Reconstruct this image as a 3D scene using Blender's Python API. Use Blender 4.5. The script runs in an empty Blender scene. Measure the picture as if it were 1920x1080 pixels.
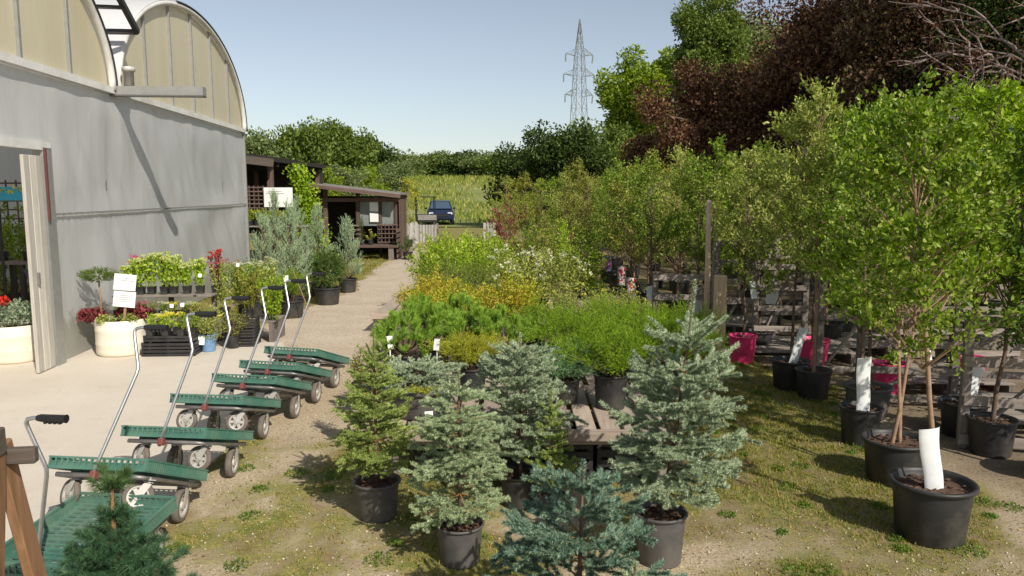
import bpy, math, random
import numpy as np
from mathutils import Vector, Matrix, noise

# ------------------------------------------------------------------ camera, sky, sun, exposure
S = bpy.context.scene
COL = S.collection
H_CAM = 2.1
F_PX = 1440.0
PITCH = math.atan2(178, F_PX)
cam_d = bpy.data.cameras.new('camera'); cam = bpy.data.objects.new('camera', cam_d); COL.objects.link(cam)
cam.location = (0, 0, H_CAM); cam.rotation_euler = (math.pi/2 - PITCH, 0, 0)
cam_d.sensor_width = 36; cam_d.lens = 36*F_PX/1920; cam_d.clip_start = 0.05; cam_d.clip_end = 3000
S.camera = cam
SUN_EL = math.radians(39)
SUN_AZ = math.atan2(0.56, -0.83)          # compass angle of the sun measured from +Y towards +X
W = bpy.data.worlds.new('World'); S.world = W; W.use_nodes = True
nt = W.node_tree; bg = nt.nodes['Background']
sky = nt.nodes.new('ShaderNodeTexSky'); sky.sky_type = 'NISHITA'; sky.sun_disc = False
sky.sun_elevation = SUN_EL; sky.sun_rotation = SUN_AZ
sky.air_density = 1.0; sky.dust_density = 0.7; sky.ozone_density = 1.0; sky.altitude = 200
hsv = nt.nodes.new('ShaderNodeHueSaturation'); hsv.inputs['Saturation'].default_value = 0.64; nt.links.new(sky.outputs[0], hsv.inputs['Color'])
nt.links.new(hsv.outputs[0], bg.inputs[0]); bg.inputs[1].default_value = 0.102
sd = bpy.data.lights.new('sun', 'SUN'); sd.energy = 4.4; sd.angle = math.radians(0.53); sd.color = (1, 0.93, 0.81)
sun = bpy.data.objects.new('sun', sd); COL.objects.link(sun)
sdir = Vector((math.sin(SUN_AZ)*math.cos(SUN_EL), math.cos(SUN_AZ)*math.cos(SUN_EL), math.sin(SUN_EL)))
sun.rotation_euler = sdir.to_track_quat('Z', 'Y').to_euler()
S.view_settings.view_transform = 'Standard'; S.view_settings.look = 'None'
S.view_settings.exposure = 0.13; S.view_settings.gamma = 1.0
S.render.engine = 'CYCLES'

rng = np.random.default_rng(11); random.seed(11)
R = math.radians
CP, SP = math.cos(PITCH), math.sin(PITCH)
def at(u, v, z=0.0):
    """the point at height z seen at photo pixel (u, v)"""
    a = (u-960)/F_PX; b = (540-v)/F_PX
    d = Vector((a, CP+b*SP, -SP+b*CP)); t = (z-H_CAM)/d.z
    return Vector((d.x*t, d.y*t, z))
def aty(u, v, y):
    a = (u-960)/F_PX; b = (540-v)/F_PX
    d = Vector((a, CP+b*SP, -SP+b*CP)); t = y/d.y
    return Vector((d.x*t, y, H_CAM+d.z*t))

# ------------------------------------------------------------------ materials
MATS = {}
def newmat(name):
    m = bpy.data.materials.new(name); m.use_nodes = True; MATS[name] = m
    return m, m.node_tree, m.node_tree.nodes['Principled BSDF']
def noise_tex(t, scale, detail=4, rough=0.6, coord='Object', vec=None, dist=0):
    n = t.nodes.new('ShaderNodeTexNoise'); n.inputs['Scale'].default_value = scale
    n.inputs['Detail'].default_value = detail; n.inputs['Roughness'].default_value = rough; n.inputs['Distortion'].default_value = dist
    if vec is None:
        c = t.nodes.new('ShaderNodeTexCoord'); vec = c.outputs[coord]
    t.links.new(vec, n.inputs['Vector']); return n
def ramp(t, fac, stops):
    r = t.nodes.new('ShaderNodeValToRGB'); e = r.color_ramp.elements
    while len(e) < len(stops): e.new(0.5)
    for k, (p, c) in enumerate(stops):
        e[k].position = p; e[k].color = (*c, 1) if len(c) == 3 else c
    t.links.new(fac, r.inputs[0]); return r
def mixc(t, fac, a, b, mode='MIX'):
    m = t.nodes.new('ShaderNodeMix'); m.data_type = 'RGBA'; m.blend_type = mode
    for s, v in ((m.inputs[0], fac), (m.inputs[6], a), (m.inputs[7], b)):
        if hasattr(v, 'links'): t.links.new(v, s)
        elif isinstance(v, (int, float)): s.default_value = v
        else: s.default_value = (*v, 1)
    return m.outputs[2]
def bump(t, b, h, strength=0.3, dist=0.01):
    n = t.nodes.new('ShaderNodeBump'); n.inputs['Strength'].default_value = strength; n.inputs['Distance'].default_value = dist
    t.links.new(h, n.inputs['Height']); t.links.new(n.outputs[0], b.inputs['Normal'])
def simple(name, c, rough=0.6, metal=0.0, var=0.15, scale=12, bmp=0.15, dirt=None):
    m, t, b = newmat(name)
    n = noise_tex(t, scale, 5)
    lo = tuple(x*(1-var) for x in c); hi = tuple(min(1, x*(1+var)) for x in c)
    col = ramp(t, n.outputs[0], [(0.3, lo), (0.7, hi)]).outputs[0]
    if dirt:
        n2 = noise_tex(t, scale*0.35, 6, 0.7)
        f = ramp(t, n2.outputs[0], [(0.48, (0, 0, 0)), (0.68, (1, 1, 1))]).outputs[0]
        mm = t.nodes.new('ShaderNodeMath'); mm.operation = 'MULTIPLY'; mm.inputs[1].default_value = 0.6
        t.links.new(f, mm.inputs[0]); col = mixc(t, mm.outputs[0], col, dirt)
    t.links.new(col, b.inputs['Base Color'])
    b.inputs['Roughness'].default_value = rough; b.inputs['Metallic'].default_value = metal
    if bmp: bump(t, b, n.outputs[0], bmp, 0.004)
    return m
def wood(name, c1, c2, axis=0, rough=0.85):
    m, t, b = newmat(name)
    c = t.nodes.new('ShaderNodeTexCoord'); mp = t.nodes.new('ShaderNodeMapping')
    sc = [14, 14, 14]; sc[axis] = 1.2; mp.inputs['Scale'].default_value = sc
    oi = t.nodes.new('ShaderNodeObjectInfo')
    cb = t.nodes.new('ShaderNodeCombineXYZ')
    for k in range(3): t.links.new(oi.outputs['Random'], cb.inputs[k])
    vm = t.nodes.new('ShaderNodeVectorMath'); vm.operation = 'MULTIPLY_ADD'
    vm.inputs[1].default_value = (37, 23, 51); t.links.new(cb.outputs[0], vm.inputs[0]); t.links.new(c.outputs['Object'], vm.inputs[2])
    t.links.new(vm.outputs[0], mp.inputs[0])
    n = noise_tex(t, 2.2, 6, 0.7, vec=mp.outputs[0], dist=0.6)
    col = ramp(t, n.outputs[0], [(0.28, c1), (0.72, c2)]).outputs[0]
    hs = t.nodes.new('ShaderNodeHueSaturation'); t.links.new(col, hs.inputs['Color'])
    mr = t.nodes.new('ShaderNodeMapRange'); mr.inputs[3].default_value = 0.72; mr.inputs[4].default_value = 1.2
    t.links.new(oi.outputs['Random'], mr.inputs[0]); t.links.new(mr.outputs[0], hs.inputs['Value'])
    t.links.new(hs.outputs[0], b.inputs['Base Color']); b.inputs['Roughness'].default_value = rough
    bump(t, b, n.outputs[0], 0.35, 0.006)
    return m
def leafmat(name, cols, trans=0.35, rough=0.5, patch=None, pscale=3.0, spec=0.25):
    """cols: stops picked at random for every leaf; patch: a second colour the plant itself has in places"""
    m, t, b = newmat(name)
    g = t.nodes.new('ShaderNodeNewGeometry')
    cols = [(min(.9, c[0]*1.0), min(.9, c[1]*1.0), c[2]*0.85) for c in cols]
    n = len(cols)
    r = ramp(t, g.outputs['Random Per Island'], [((k/(n-1)) if n > 1 else 0, c) for k, c in enumerate(cols)])
    col = r.outputs[0]
    if patch:
        nn = noise_tex(t, pscale, 2)
        f = ramp(t, nn.outputs[0], [(0.45, (0, 0, 0)), (0.62, (1, 1, 1))]).outputs[0]
        col = mixc(t, f, col, patch)
    t.links.new(col, b.inputs['Base Color'])
    b.inputs['Roughness'].default_value = rough; b.inputs['Specular IOR Level'].default_value = spec
    tr = t.nodes.new('ShaderNodeBsdfTranslucent')
    hs = t.nodes.new('ShaderNodeHueSaturation'); hs.inputs['Value'].default_value = 1.5; hs.inputs['Saturation'].default_value = 1.1
    t.links.new(col, hs.inputs['Color']); t.links.new(hs.outputs[0], tr.inputs[0])
    mx = t.nodes.new('ShaderNodeMixShader'); mx.inputs[0].default_value = trans
    t.links.new(b.outputs[0], mx.inputs[1]); t.links.new(tr.outputs[0], mx.inputs[2])
    t.links.new(mx.outputs[0], t.nodes['Material Output'].inputs['Surface'])
    return m

M_pot = simple('black_plastic', (0.026, 0.026, 0.028), 0.5, var=0.3, scale=7, dirt=(0.12, 0.105, 0.085))
M_potgrey = simple('grey_plastic', (0.085, 0.08, 0.078), 0.55, var=0.25, scale=9, dirt=(0.17, 0.15, 0.13))
M_pink = simple('pink_plastic', (0.78, 0.05, 0.2), 0.4, var=0.08, scale=6)
M_purple = simple('purple_plastic', (0.3, 0.06, 0.36), 0.4, var=0.08, scale=6)
M_bluepot = simple('blue_plastic', (0.17, 0.30, 0.50), 0.4, var=0.1, scale=6)
M_soil = simple('bark_mulch', (0.09, 0.05, 0.033), 0.95, var=0.7, scale=60, bmp=0.9)
M_barrel = simple('cream_plastic', (0.82, 0.77, 0.64), 0.5, var=0.04, scale=5, dirt=(0.62, 0.54, 0.42))
M_green = simple('green_plastic', (0.065, 0.175, 0.13), 0.55, var=0.22, scale=5, dirt=(0.20, 0.26, 0.19))
M_steel = simple('galvanised_steel', (0.55, 0.55, 0.56), 0.38, 0.85, var=0.12, scale=20)
M_frame = simple('dull_steel', (0.3, 0.28, 0.27), 0.5, 0.6, var=0.2, scale=15)
M_white_metal = simple('zinc_plate', (0.56, 0.54, 0.50), 0.5, 0.2, var=0.15, scale=15, dirt=(0.33, 0.28, 0.22))
M_rubber = simple('brown_grey_tyre', (0.15, 0.125, 0.105), 0.85, var=0.25, scale=15)
M_grip = simple('black_grip', (0.015, 0.015, 0.016), 0.5, var=0.1)
M_clamp = simple('red_brown_clamp', (0.2, 0.05, 0.045), 0.6, var=0.2)
M_paper = simple('white_card', (0.82, 0.82, 0.8), 0.7, var=0.03, scale=4)
M_ink = simple('grey_ink', (0.35, 0.36, 0.38), 0.8, var=0.1)
M_sleeve = simple('white_tree_guard', (0.74, 0.76, 0.76), 0.55, var=0.08, scale=9)
M_post = wood('new_post_wood', (0.50, 0.35, 0.21), (0.72, 0.54, 0.36), 2)
M_pole = wood('pole_wood', (0.36, 0.25, 0.17), (0.56, 0.42, 0.29), 2)
M_pallet = wood('pallet_wood', (0.29, 0.225, 0.18), (0.49, 0.40, 0.33), 0)
M_palletY = wood('pallet_wood_long', (0.29, 0.225, 0.18), (0.49, 0.40, 0.33), 1)
M_rack = wood('weathered_rack_wood', (0.17, 0.14, 0.12), (0.36, 0.31, 0.27), 0)
M_rackZ = wood('weathered_rack_wood_upright', (0.13, 0.11, 0.095), (0.28, 0.24, 0.21), 2)
M_shed = wood('red_brown_shed_wood', (0.075, 0.045, 0.038), (0.17, 0.105, 0.085), 2)
M_shedX = wood('red_brown_shed_wood_cross', (0.09, 0.055, 0.045), (0.20, 0.13, 0.105), 0)
M_orange = wood('orange_wood', (0.17, 0.085, 0.04), (0.33, 0.18, 0.09), 2)
M_oldboard = wood('grey_board', (0.07, 0.055, 0.045), (0.16, 0.125, 0.1), 0)
M_crate = simple('black_crate', (0.022, 0.021, 0.022), 0.5, var=0.3, scale=10, dirt=(0.05, 0.045, 0.04))
M_dark = simple('dark_roof_boards', (0.025, 0.02, 0.018), 0.9, var=0.3)  # near-black: shade inside the open structure is put into the board colour
M_roofing = simple('shed_roofing', (0.22, 0.2, 0.18), 0.8, var=0.2, scale=6)
M_bark = simple('bark', (0.13, 0.085, 0.06), 0.9, var=0.45, scale=25, bmp=0.6)
M_barklight = simple('light_bark', (0.3, 0.19, 0.12), 0.85, var=0.3, scale=25, bmp=0.4)
M_barkgrey = simple('grey_branch_bark', (0.26, 0.2, 0.18), 0.85, var=0.3, scale=18, bmp=0.4)
M_trim = simple('white_trim', (0.7, 0.69, 0.66), 0.5, var=0.08, scale=6, dirt=(0.45, 0.4, 0.36))
M_alu = simple('grey_metal_frame', (0.33, 0.33, 0.32), 0.5, 0.4, var=0.1)
M_black_trim = simple('black_trim', (0.03, 0.028, 0.028), 0.6)
M_redstrip = simple('red_strip', (0.13, 0.04, 0.035), 0.7)
M_doorwood = wood('pale_door_wood', (0.38, 0.35, 0.3), (0.56, 0.53, 0.47), 2)

def film(name, base, stain, trans, folds=1.0):
    m, t, b = newmat(name)
    c = t.nodes.new('ShaderNodeTexCoord'); mp = t.nodes.new('ShaderNodeMapping'); mp.inputs['Scale'].default_value = (1.0, 1.0, 0.12)
    t.links.new(c.outputs['Object'], mp.inputs[0])
    n = noise_tex(t, 2.6, 6, 0.65, vec=mp.outputs[0]); n2 = noise_tex(t, 0.8, 3, 0.5)
    col = mixc(t, ramp(t, n.outputs[0], [(0.35, (0, 0, 0)), (0.8, (1, 1, 1))]).outputs[0], base, stain)
    col = mixc(t, ramp(t, n2.outputs[0], [(0.35, (0.9, 0.9, 0.9)), (0.7, (1, 1, 1))]).outputs[0], tuple(x*0.86 for x in base), col)
    sp = t.nodes.new('ShaderNodeSeparateXYZ'); t.links.new(c.outputs['Object'], sp.inputs[0])
    nd_ = noise_tex(t, 5, 5, 0.75); ma = t.nodes.new('ShaderNodeMath'); ma.operation = 'MULTIPLY_ADD'; ma.inputs[1].default_value = -0.9; t.links.new(nd_.outputs[0], ma.inputs[0]); t.links.new(sp.outputs['Z'], ma.inputs[2])
    col = mixc(t, ramp(t, ma.outputs[0], [(0.0, (0.55, 0.55, 0.55)), (0.12, (0, 0, 0))]).outputs[0], col, (0.30, 0.29, 0.20))
    vs = noise_tex(t, 9, 4, 0.7, vec=mp.outputs[0]); col = mixc(t, ramp(t, vs.outputs[0], [(0.6, (0, 0, 0)), (0.72, (0.5, 0.5, 0.5))]).outputs[0], col, tuple(x*0.75 for x in stain))
    t.links.new(col, b.inputs['Base Color']); b.inputs['Roughness'].default_value = 0.36
    b.inputs['Specular IOR Level'].default_value = 0.45
    mp2 = t.nodes.new('ShaderNodeMapping'); mp2.inputs['Scale'].default_value = (1.2, 1.2, 0.35); mp2.inputs['Rotation'].default_value = (0.6, 0, 0)
    t.links.new(c.outputs['Object'], mp2.inputs[0])
    w = noise_tex(t, 3.5, 3, 0.5, vec=mp2.outputs[0], dist=1.2)
    bump(t, b, w.outputs[0], 0.22*folds, 0.04)
    tr = t.nodes.new('ShaderNodeBsdfTranslucent'); t.links.new(col, tr.inputs[0])
    mx = t.nodes.new('ShaderNodeMixShader'); mx.inputs[0].default_value = trans
    t.links.new(b.outputs[0], mx.inputs[1]); t.links.new(tr.outputs[0], mx.inputs[2])
    t.links.new(mx.outputs[0], t.nodes['Material Output'].inputs['Surface'])
    return m
M_film = film('grey_white_film', (0.74, 0.75, 0.755), (0.66, 0.67, 0.67), 0.45)
M_filmroof = film('white_roof_film', (0.86, 0.86, 0.87), (0.78, 0.76, 0.75), 0.25, 0.3)
M_filmgable = film('yellowed_gable_film', (0.82, 0.75, 0.55), (0.72, 0.64, 0.44), 0.4, 0.3)

# ------------------------------------------------------------------ object helpers
def link(o, parent=None):
    COL.objects.link(o)
    if parent is not None: o.parent = parent
    return o
def tag(o, label, cat, group=None):
    o['label'] = label; o['category'] = cat
    if group: o['group'] = group
    return o
def empty(name, label, cat, loc=(0, 0, 0), rz=0.0, group=None):
    o = bpy.data.objects.new(name, None); o.empty_display_size = 0.1
    COL.objects.link(o); o.location = loc; o.rotation_euler = (0, 0, rz)
    return tag(o, label, cat, group)
def fast(name, V, F, mat, parent=None, smooth=False):
    """mesh object from numpy arrays; F is (n, 3) or (n, 4)"""
    me = bpy.data.meshes.new(name)
    V = np.ascontiguousarray(V, dtype=np.float32); F = np.ascontiguousarray(F, dtype=np.int32)
    me.vertices.add(len(V)); me.vertices.foreach_set('co', V.ravel())
    me.loops.add(F.size); me.loops.foreach_set('vertex_index', F.ravel())
    me.polygons.add(len(F)); me.polygons.foreach_set('loop_start', np.arange(0, F.size, F.shape[1], dtype=np.int32))
    if smooth: me.polygons.foreach_set('use_smooth', np.ones(len(F), dtype=bool))
    me.update(calc_edges=True)
    me.materials.append(mat)
    return link(bpy.data.objects.new(name, me), parent)

class MB:
    def __init__(s): s.v = []; s.f = []
    def add(s, vs, fs):
        o = len(s.v); s.v += [tuple(p) for p in vs]; s.f += [tuple(i+o for i in f) for f in fs]
    def box(s, c, d, rot=None, bev=0.0):
        x, y, z = d[0]/2, d[1]/2, d[2]/2
        if bev <= 0:
            P = [Vector((a*x, b*y, e*z)) for a in (-1, 1) for b in (-1, 1) for e in (-1, 1)]
            Fc = [(0, 1, 3, 2), (4, 6, 7, 5), (0, 4, 5, 1), (2, 3, 7, 6), (0, 2, 6, 4), (1, 5, 7, 3)]
        else:
            w = min(bev, x*.9, y*.9, z*.9); P = []; Fc = []
            # chamfered box: 24 vertices
            idx = {}
            for a in (-1, 1):
                for b in (-1, 1):
                    for e in (-1, 1):
                        for k in range(3):
                            q = [a*(x-w), b*(y-w), e*(z-w)]; q[k] = (a*x, b*y, e*z)[k]
                            idx[(a, b, e, k)] = len(P); P.append(Vector(q))
            for k in range(3):
                i, j = [q for q in range(3) if q != k]
                for sg in (-1, 1):
                    L = []
                    for (p, q) in ((-1, -1), (1, -1), (1, 1), (-1, 1)):
                        t = [0, 0, 0]; t[k] = sg; t[i] = p; t[j] = q; L.append(idx[(*t, k)])
                    Fc.append(tuple(L))
            for k in range(3):
                i, j = [q for q in range(3) if q != k]
                for p in (-1, 1):
                    for q in (-1, 1):
                        t1 = [0]*3; t1[k] = -1; t1[i] = p; t1[j] = q; t2 = list(t1); t2[k] = 1
                        Fc.append((idx[(*t1, i)], idx[(*t2, i)], idx[(*t2, j)], idx[(*t1, j)]))
            for a in (-1, 1):
                for b in (-1, 1):
                    for e in (-1, 1): Fc.append(tuple(idx[(a, b, e, k)] for k in range(3)))
        c = Vector(c)
        if rot is not None: P = [rot @ p for p in P]
        s.add([p+c for p in P], Fc); return s
    def bar(s, a, b, w, h, up=(0, 0, 1), bev=0.0):
        a = Vector(a); b = Vector(b); d = b-a; L = d.length; d.normalize()
        u = Vector(up); y = u.cross(d)
        if y.length < 1e-4: y = Vector((1, 0, 0)).cross(d)
        y.normalize(); z = d.cross(y)
        rot = Matrix((d, y, z)).transposed()
        return s.box((a+b)/2, (L, w, h), rot, bev)
    def tube(s, pts, r, n=8, caps=True):
        pts = [Vector(p) for p in pts]; k = len(pts)
        rs = r if isinstance(r, (list, tuple)) else [r]*k
        o = len(s.v); ref = None
        for i, p in enumerate(pts):
            d = (pts[min(i+1, k-1)]-pts[max(i-1, 0)]).normalized()
            if ref is None: ref = d.orthogonal().normalized()
            ref = (ref-d*ref.dot(d)).normalized(); q = d.cross(ref)
            for j in range(n):
                a = 2*math.pi*j/n; s.v.append(tuple(p+(ref*math.cos(a)+q*math.sin(a))*rs[i]))
        for i in range(k-1):
            for j in range(n):
                s.f.append((o+i*n+j, o+i*n+(j+1) % n, o+(i+1)*n+(j+1) % n, o+(i+1)*n+j))
        if caps:
            s.f.append(tuple(o+j for j in range(n))[::-1]); s.f.append(tuple(o+(k-1)*n+j for j in range(n)))
        return s
    def lathe(s, prof, n=28, c=(0, 0, 0), axis='z', wob=0.0):
        o = len(s.v); k = len(prof)
        for (r, z) in prof:
            for j in range(n):
                a = 2*math.pi*j/n; rr = r*(1+wob*math.sin(2*a+1))
                p = (rr*math.cos(a), rr*math.sin(a), z)
                if axis == 'x': p = (z, p[0], p[1])
                if axis == 'y': p = (p[0], z, p[1])
                s.v.append((p[0]+c[0], p[1]+c[1], p[2]+c[2]))
        for i in range(k-1):
            for j in range(n):
                s.f.append((o+i*n+j, o+i*n+(j+1) % n, o+(i+1)*n+(j+1) % n, o+(i+1)*n+j))
        return s
    def disc(s, c, r, n=24):
        o = len(s.v); s.v += [(c[0]+r*math.cos(2*math.pi*j/n), c[1]+r*math.sin(2*math.pi*j/n), c[2]) for j in range(n)]
        s.f.append(tuple(range(o, o+n))); return s
    def build(s, name, mat, parent=None, smooth=False):
        me = bpy.data.meshes.new(name); me.from_pydata(s.v, [], s.f); me.materials.append(mat)
        if smooth: me.polygons.foreach_set('use_smooth', [len(p.vertices) == 4 for p in me.polygons])
        me.update()
        return link(bpy.data.objects.new(name, me), parent)
def copy_tree(o, parent=None):
    c = o.copy(); COL.objects.link(c); c.parent = parent
    for ch in list(o.children): copy_tree(ch, c)
    return c
ORD = ['first', 'second', 'third', 'fourth', 'fifth', 'sixth', 'seventh', 'eighth', 'ninth', 'tenth', 'eleventh', 'twelfth', 'thirteenth', 'fourteenth', 'fifteenth', 'sixteenth', 'seventeenth', 'eighteenth', 'nineteenth', 'twentieth']
def struct(o): o['kind'] = 'structure'; return o
def stuff(o): o['kind'] = 'stuff'; return o

# ------------------------------------------------------------------ foliage arrays
def unit(a): return a/np.maximum(np.linalg.norm(a, axis=-1, keepdims=True), 1e-9)
def rdir(n): return unit(rng.normal(size=(n, 3)))
def leaves(P, D, size, wid=0.45, jit=0.3, fold=0.25, face=None):
    """one folded leaf (2 triangles) per point, growing along D"""
    n = len(P); D = unit(D + rng.normal(size=(n, 3))*jit)
    L = size*(0.6+0.8*rng.random((n, 1)))
    ref = rdir(n) if face is None else unit(np.tile(face, (n, 1))+rng.normal(size=(n, 3))*0.55)
    X = unit(np.cross(D, ref)); N = np.cross(X, D)
    mid = P + D*L*0.45
    droop = N*L*-0.12
    V = np.stack([P, mid+X*L*wid*0.5+N*L*fold*wid, P+D*L+droop, mid-X*L*wid*0.5+N*L*fold*wid], 1).reshape(-1, 3)
    b = (np.arange(n)*4)[:, None]
    F = np.concatenate([b+np.array([[0, 1, 2]]), b+np.array([[0, 2, 3]])], 1).reshape(-1, 3)
    return V, F
def needles(A, B, n, length, w=0.0016, fwd=0.55, spread=1.0, up=0.0):
    """bottle-brush needles: n per segment A->B, one thin triangle each"""
    Ls = np.linalg.norm(B-A, axis=1); tot = len(A)*n
    pick = rng.choice(len(A), size=tot, p=Ls/Ls.sum()); A = A[pick]; B = B[pick]; n = 1; m = tot
    t = rng.random((m, n, 1)); ax = unit(B-A)[:, None, :]
    P = A[:, None]+(B-A)[:, None]*t
    rd = rng.normal(size=(m, n, 3)); rd -= ax*(rd*ax).sum(-1, keepdims=True); rd = unit(rd)
    rd[..., 2] += up
    D = unit(ax*fwd+rd*spread)
    L = length*(0.75+0.5*rng.random((m, n, 1)))*(1-0.35*(t > 0.93))
    S_ = unit(np.cross(D, rng.normal(size=(m, n, 3))))*w
    V = np.stack([P-S_, P+S_, P+D*L], 2).reshape(-1, 3)
    F = np.arange(len(V)).reshape(-1, 3)
    return V, F
def merge(parts):
    Vs, Fs, o = [], [], 0
    for V, F in parts:
        Vs.append(V); Fs.append(F+o); o += len(V)
    return np.concatenate(Vs), np.concatenate(Fs)

def spruce_segs(H, Rb, z0, whorls=9, nb=7, taper=0.8, lift=0.35, lean=(0, 0), twig=0.07, gap=0.55, leader=0.14, seed=0, side=0.5, minr=0.14):
    """returns stem points, branch lines and the needle-bearing segments of a young spruce"""
    g = np.random.default_rng(seed); segs = []; wood_lines = []
    def stem(z):
        t = (z)/H; return np.array([lean[0]*t, lean[1]*t, z])
    for i in range(whorls):
        f = i/(whorls-1) if whorls > 1 else 0
        z = z0+(H-leader-z0)*(f**0.9)
        Rw = Rb*((1-f)**taper*(1-minr)+minr)*(0.62 if f < 0.08 else 1)
        k = nb if f < 0.8 else max(4, nb-2)
        for j in range(k):
            a = 2*math.pi*(j+g.random()*0.7)/k+i*1.3
            R_ = Rw*(0.72+0.5*g.random()); el = lift*(0.2+1.3*f)+g.normal()*0.12
            p0 = stem(z+g.normal()*0.015)
            d = np.array([math.cos(a)*math.cos(el), math.sin(a)*math.cos(el), math.sin(el)])
            n = max(2, int(R_/0.055)); pts = [p0]
            for q in range(n):
                dd = d+np.array([0, 0, 0.10*(q/n)-0.10*(1-f)])
                pts.append(pts[-1]+dd/np.linalg.norm(dd)*R_/n)
            wood_lines.append(pts)
            for q in range(n):
                if q >= 1 or R_ < 0.12: segs.append((pts[q], pts[q+1]))
                if q < n:
                    for s in (-1, 1):
                        if g.random() < 0.22: continue
                        rem = (1-q/n)
                        Lt = min(twig*(0.55+1.0*g.random())*(0.5+0.9*rem), R_*0.7)
                        base = pts[q]*(1-0.5)+pts[min(q+1, n)]*0.5
                        if q == 0 and R_ > 0.2 and g.random() < gap: continue
                        perp = np.cross(d, [0, 0, 1]); perp /= np.linalg.norm(perp)
                        td = d*0.75+perp*s*(0.7+0.3*g.random())+np.array([0, 0, g.normal()*0.18])
                        td /= np.linalg.norm(td); e = base+td*Lt; segs.append((base, e))
                        if Lt > twig*0.8 and g.random() < side+0.3:
                            for s2 in (-1, 1):
                                td2 = td+perp*s2*0.7+np.array([0, 0, g.normal()*0.2]); td2 /= np.linalg.norm(td2)
                                b2 = base+td*Lt*0.45; segs.append((b2, b2+td2*Lt*0.55))
    top = stem(H); segs.append((stem(H-leader), top))
    for j in range(5):
        a = 2*math.pi*j/5+g.random(); b = stem(H-leader*0.98); e = b+np.array([math.cos(a), math.sin(a), 0.85])*leader*0.55; segs.append((b, e))
    A = np.array([s[0] for s in segs]); B = np.array([s[1] for s in segs])
    return [stem(0), stem(H*0.5), stem(H-leader), top], wood_lines, A, B

def pot_mesh(r, h, name='pot', mat=None, parent=None, ribs=False):
    m = MB(); rb = r*0.82; l = max(0.012, r*0.09)
    m.lathe([(0.0, 0.002), (rb*0.97, 0.002), (rb, 0.01), (r*0.955, h-l*1.4), (r*0.955, h-l*1.35), (r*1.03, h-l*1.2), (r*1.05, h-l*0.5), (r*1.03, h), (r*0.96, h), (r*0.93, h-l), (rb*0.9, h*0.55), (0, h*0.55)], 32)
    o = m.build(name, mat or M_pot, parent, True)
    return o
def soil(r, h, parent, z=None):
    m = MB(); z = z if z is not None else h*0.86; n = 22; o = 0
    m.v.append((0, 0, z+0.012))
    for k, rr in enumerate((0.35, 0.7, 0.93)):
        for j in range(n):
            a = 2*math.pi*j/n; m.v.append((r*rr*math.cos(a), r*rr*math.sin(a), z+random.uniform(-0.008, 0.014)*(rr < 0.9)))
    for j in range(n): m.f.append((0, 1+j, 1+(j+1) % n))
    for k in range(2):
        for j in range(n):
            a, b = 1+k*n+j, 1+k*n+(j+1) % n; m.f.append((a, a+n, b+n)); m.f.append((a, b+n, b))
    s_ = m.build('soil', M_soil, parent)
    if r > 0.09:   # bark chips lying on the soil, too small to pick apart
        c = MB()
        for k in range(46):
            a = random.uniform(0, 6.28); q = r*0.85*math.sqrt(random.random()); w = random.uniform(0.008, 0.02)
            c.box((q*math.cos(a), q*math.sin(a), z+0.014), (w*1.6, w, 0.005), Matrix.Rotation(random.uniform(0, 6), 3, 'Z') @ Matrix.Rotation(random.uniform(-.5, .5), 3, 'X'))
        stuff(c.build('bark_chips', M_soil, parent))
    return s_

# ------------------------------------------------------------------ ground
def fbm(x, y, s, seed=0.0, o=3):
    v = 0; a = 1; tot = 0
    for k in range(o):
        v += a*noise.noise(Vector((x*s+seed, y*s-seed, seed*1.7))); tot += a; a *= 0.55; s *= 2.1
    return v/tot
def path_edges(y):
    # gravel drive: left and right edge at distance y
    xl = np.interp(y, [8, 10.6, 12.6, 16, 20, 28, 33], [-4.6, -4.3, -3.75, -3.45, -3.7, -3.75, -5.5])
    xr = np.interp(y, [8, 10, 12.6, 16, 20, 28, 33], [-1.7, -1.75, -1.9, -2.1, -2.4, -3.2, -4.2])
    return xl, xr
def sst(v, a, b):
    t = min(1, max(0, (v-a)/(b-a))); return t*t*(3-2*t)
def cover(x, y):
    """how much grass grows at a spot, 0 to 1"""
    n = fbm(x, y, 0.9, 3.1)*0.9+fbm(x, y, 3.2, 8.3)*0.45
    if y > 34: return 1.0
    xl, xr = path_edges(y)
    base = 0.47+0.05*sst(y, 4.5, 5.5)
    base += (0.10-base)*sst(y, 6.2, 6.9)*sst(-x, 0.9, 1.2)*(1-sst(y, 8.5, 9))      # bare brown patch beside the carts
    r_ = sst(x, 0.3, 0.9); base += r_*(0.52+0.24*sst(y, 4.4, 5.6)-base)
    base += sst(x+0.25*fbm(x, y, 1.1, 9), 2.9, 3.5)*(0.16-base)
    if y >= 8 and xl-0.15 < x < xr+0.15:
        d = min(x-xl, xr-x); base = 0.08 if d > 0.25 else 0.34
    if y >= 8 and x < xl-0.15: base = 0.7 if y > 11 else 0.5
    if y > 16 and x > -3 : base = max(base, 0.7)
    return min(1, max(0, base+n*0.75))
def terrain_z(x, y):
    z = 0.0
    if y > 52:
        t = min(1, (y-52)/44); t = t*t*(3-2*t); z += 3.9*t
    return z
def grid(name, xs, ys, zf, mat, attr=None, parent=None):
    nx, ny = len(xs), len(ys)
    V = np.array([(x, y, zf(x, y)) for y in ys for x in xs], dtype=np.float32)
    i = np.arange((ny-1)*(nx-1)); r_, c_ = i//(nx-1), i % (nx-1); a = r_*nx+c_
    F = np.stack([a, a+1, a+nx+1, a+nx], 1)
    o = fast(name, V, F, mat, parent, True)
    if attr:
        at_ = o.data.attributes.new('cover', 'FLOAT', 'POINT')
        at_.data.foreach_set('value', np.array([attr(v[0], v[1]) for v in V], dtype=np.float32))
    return o
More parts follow.
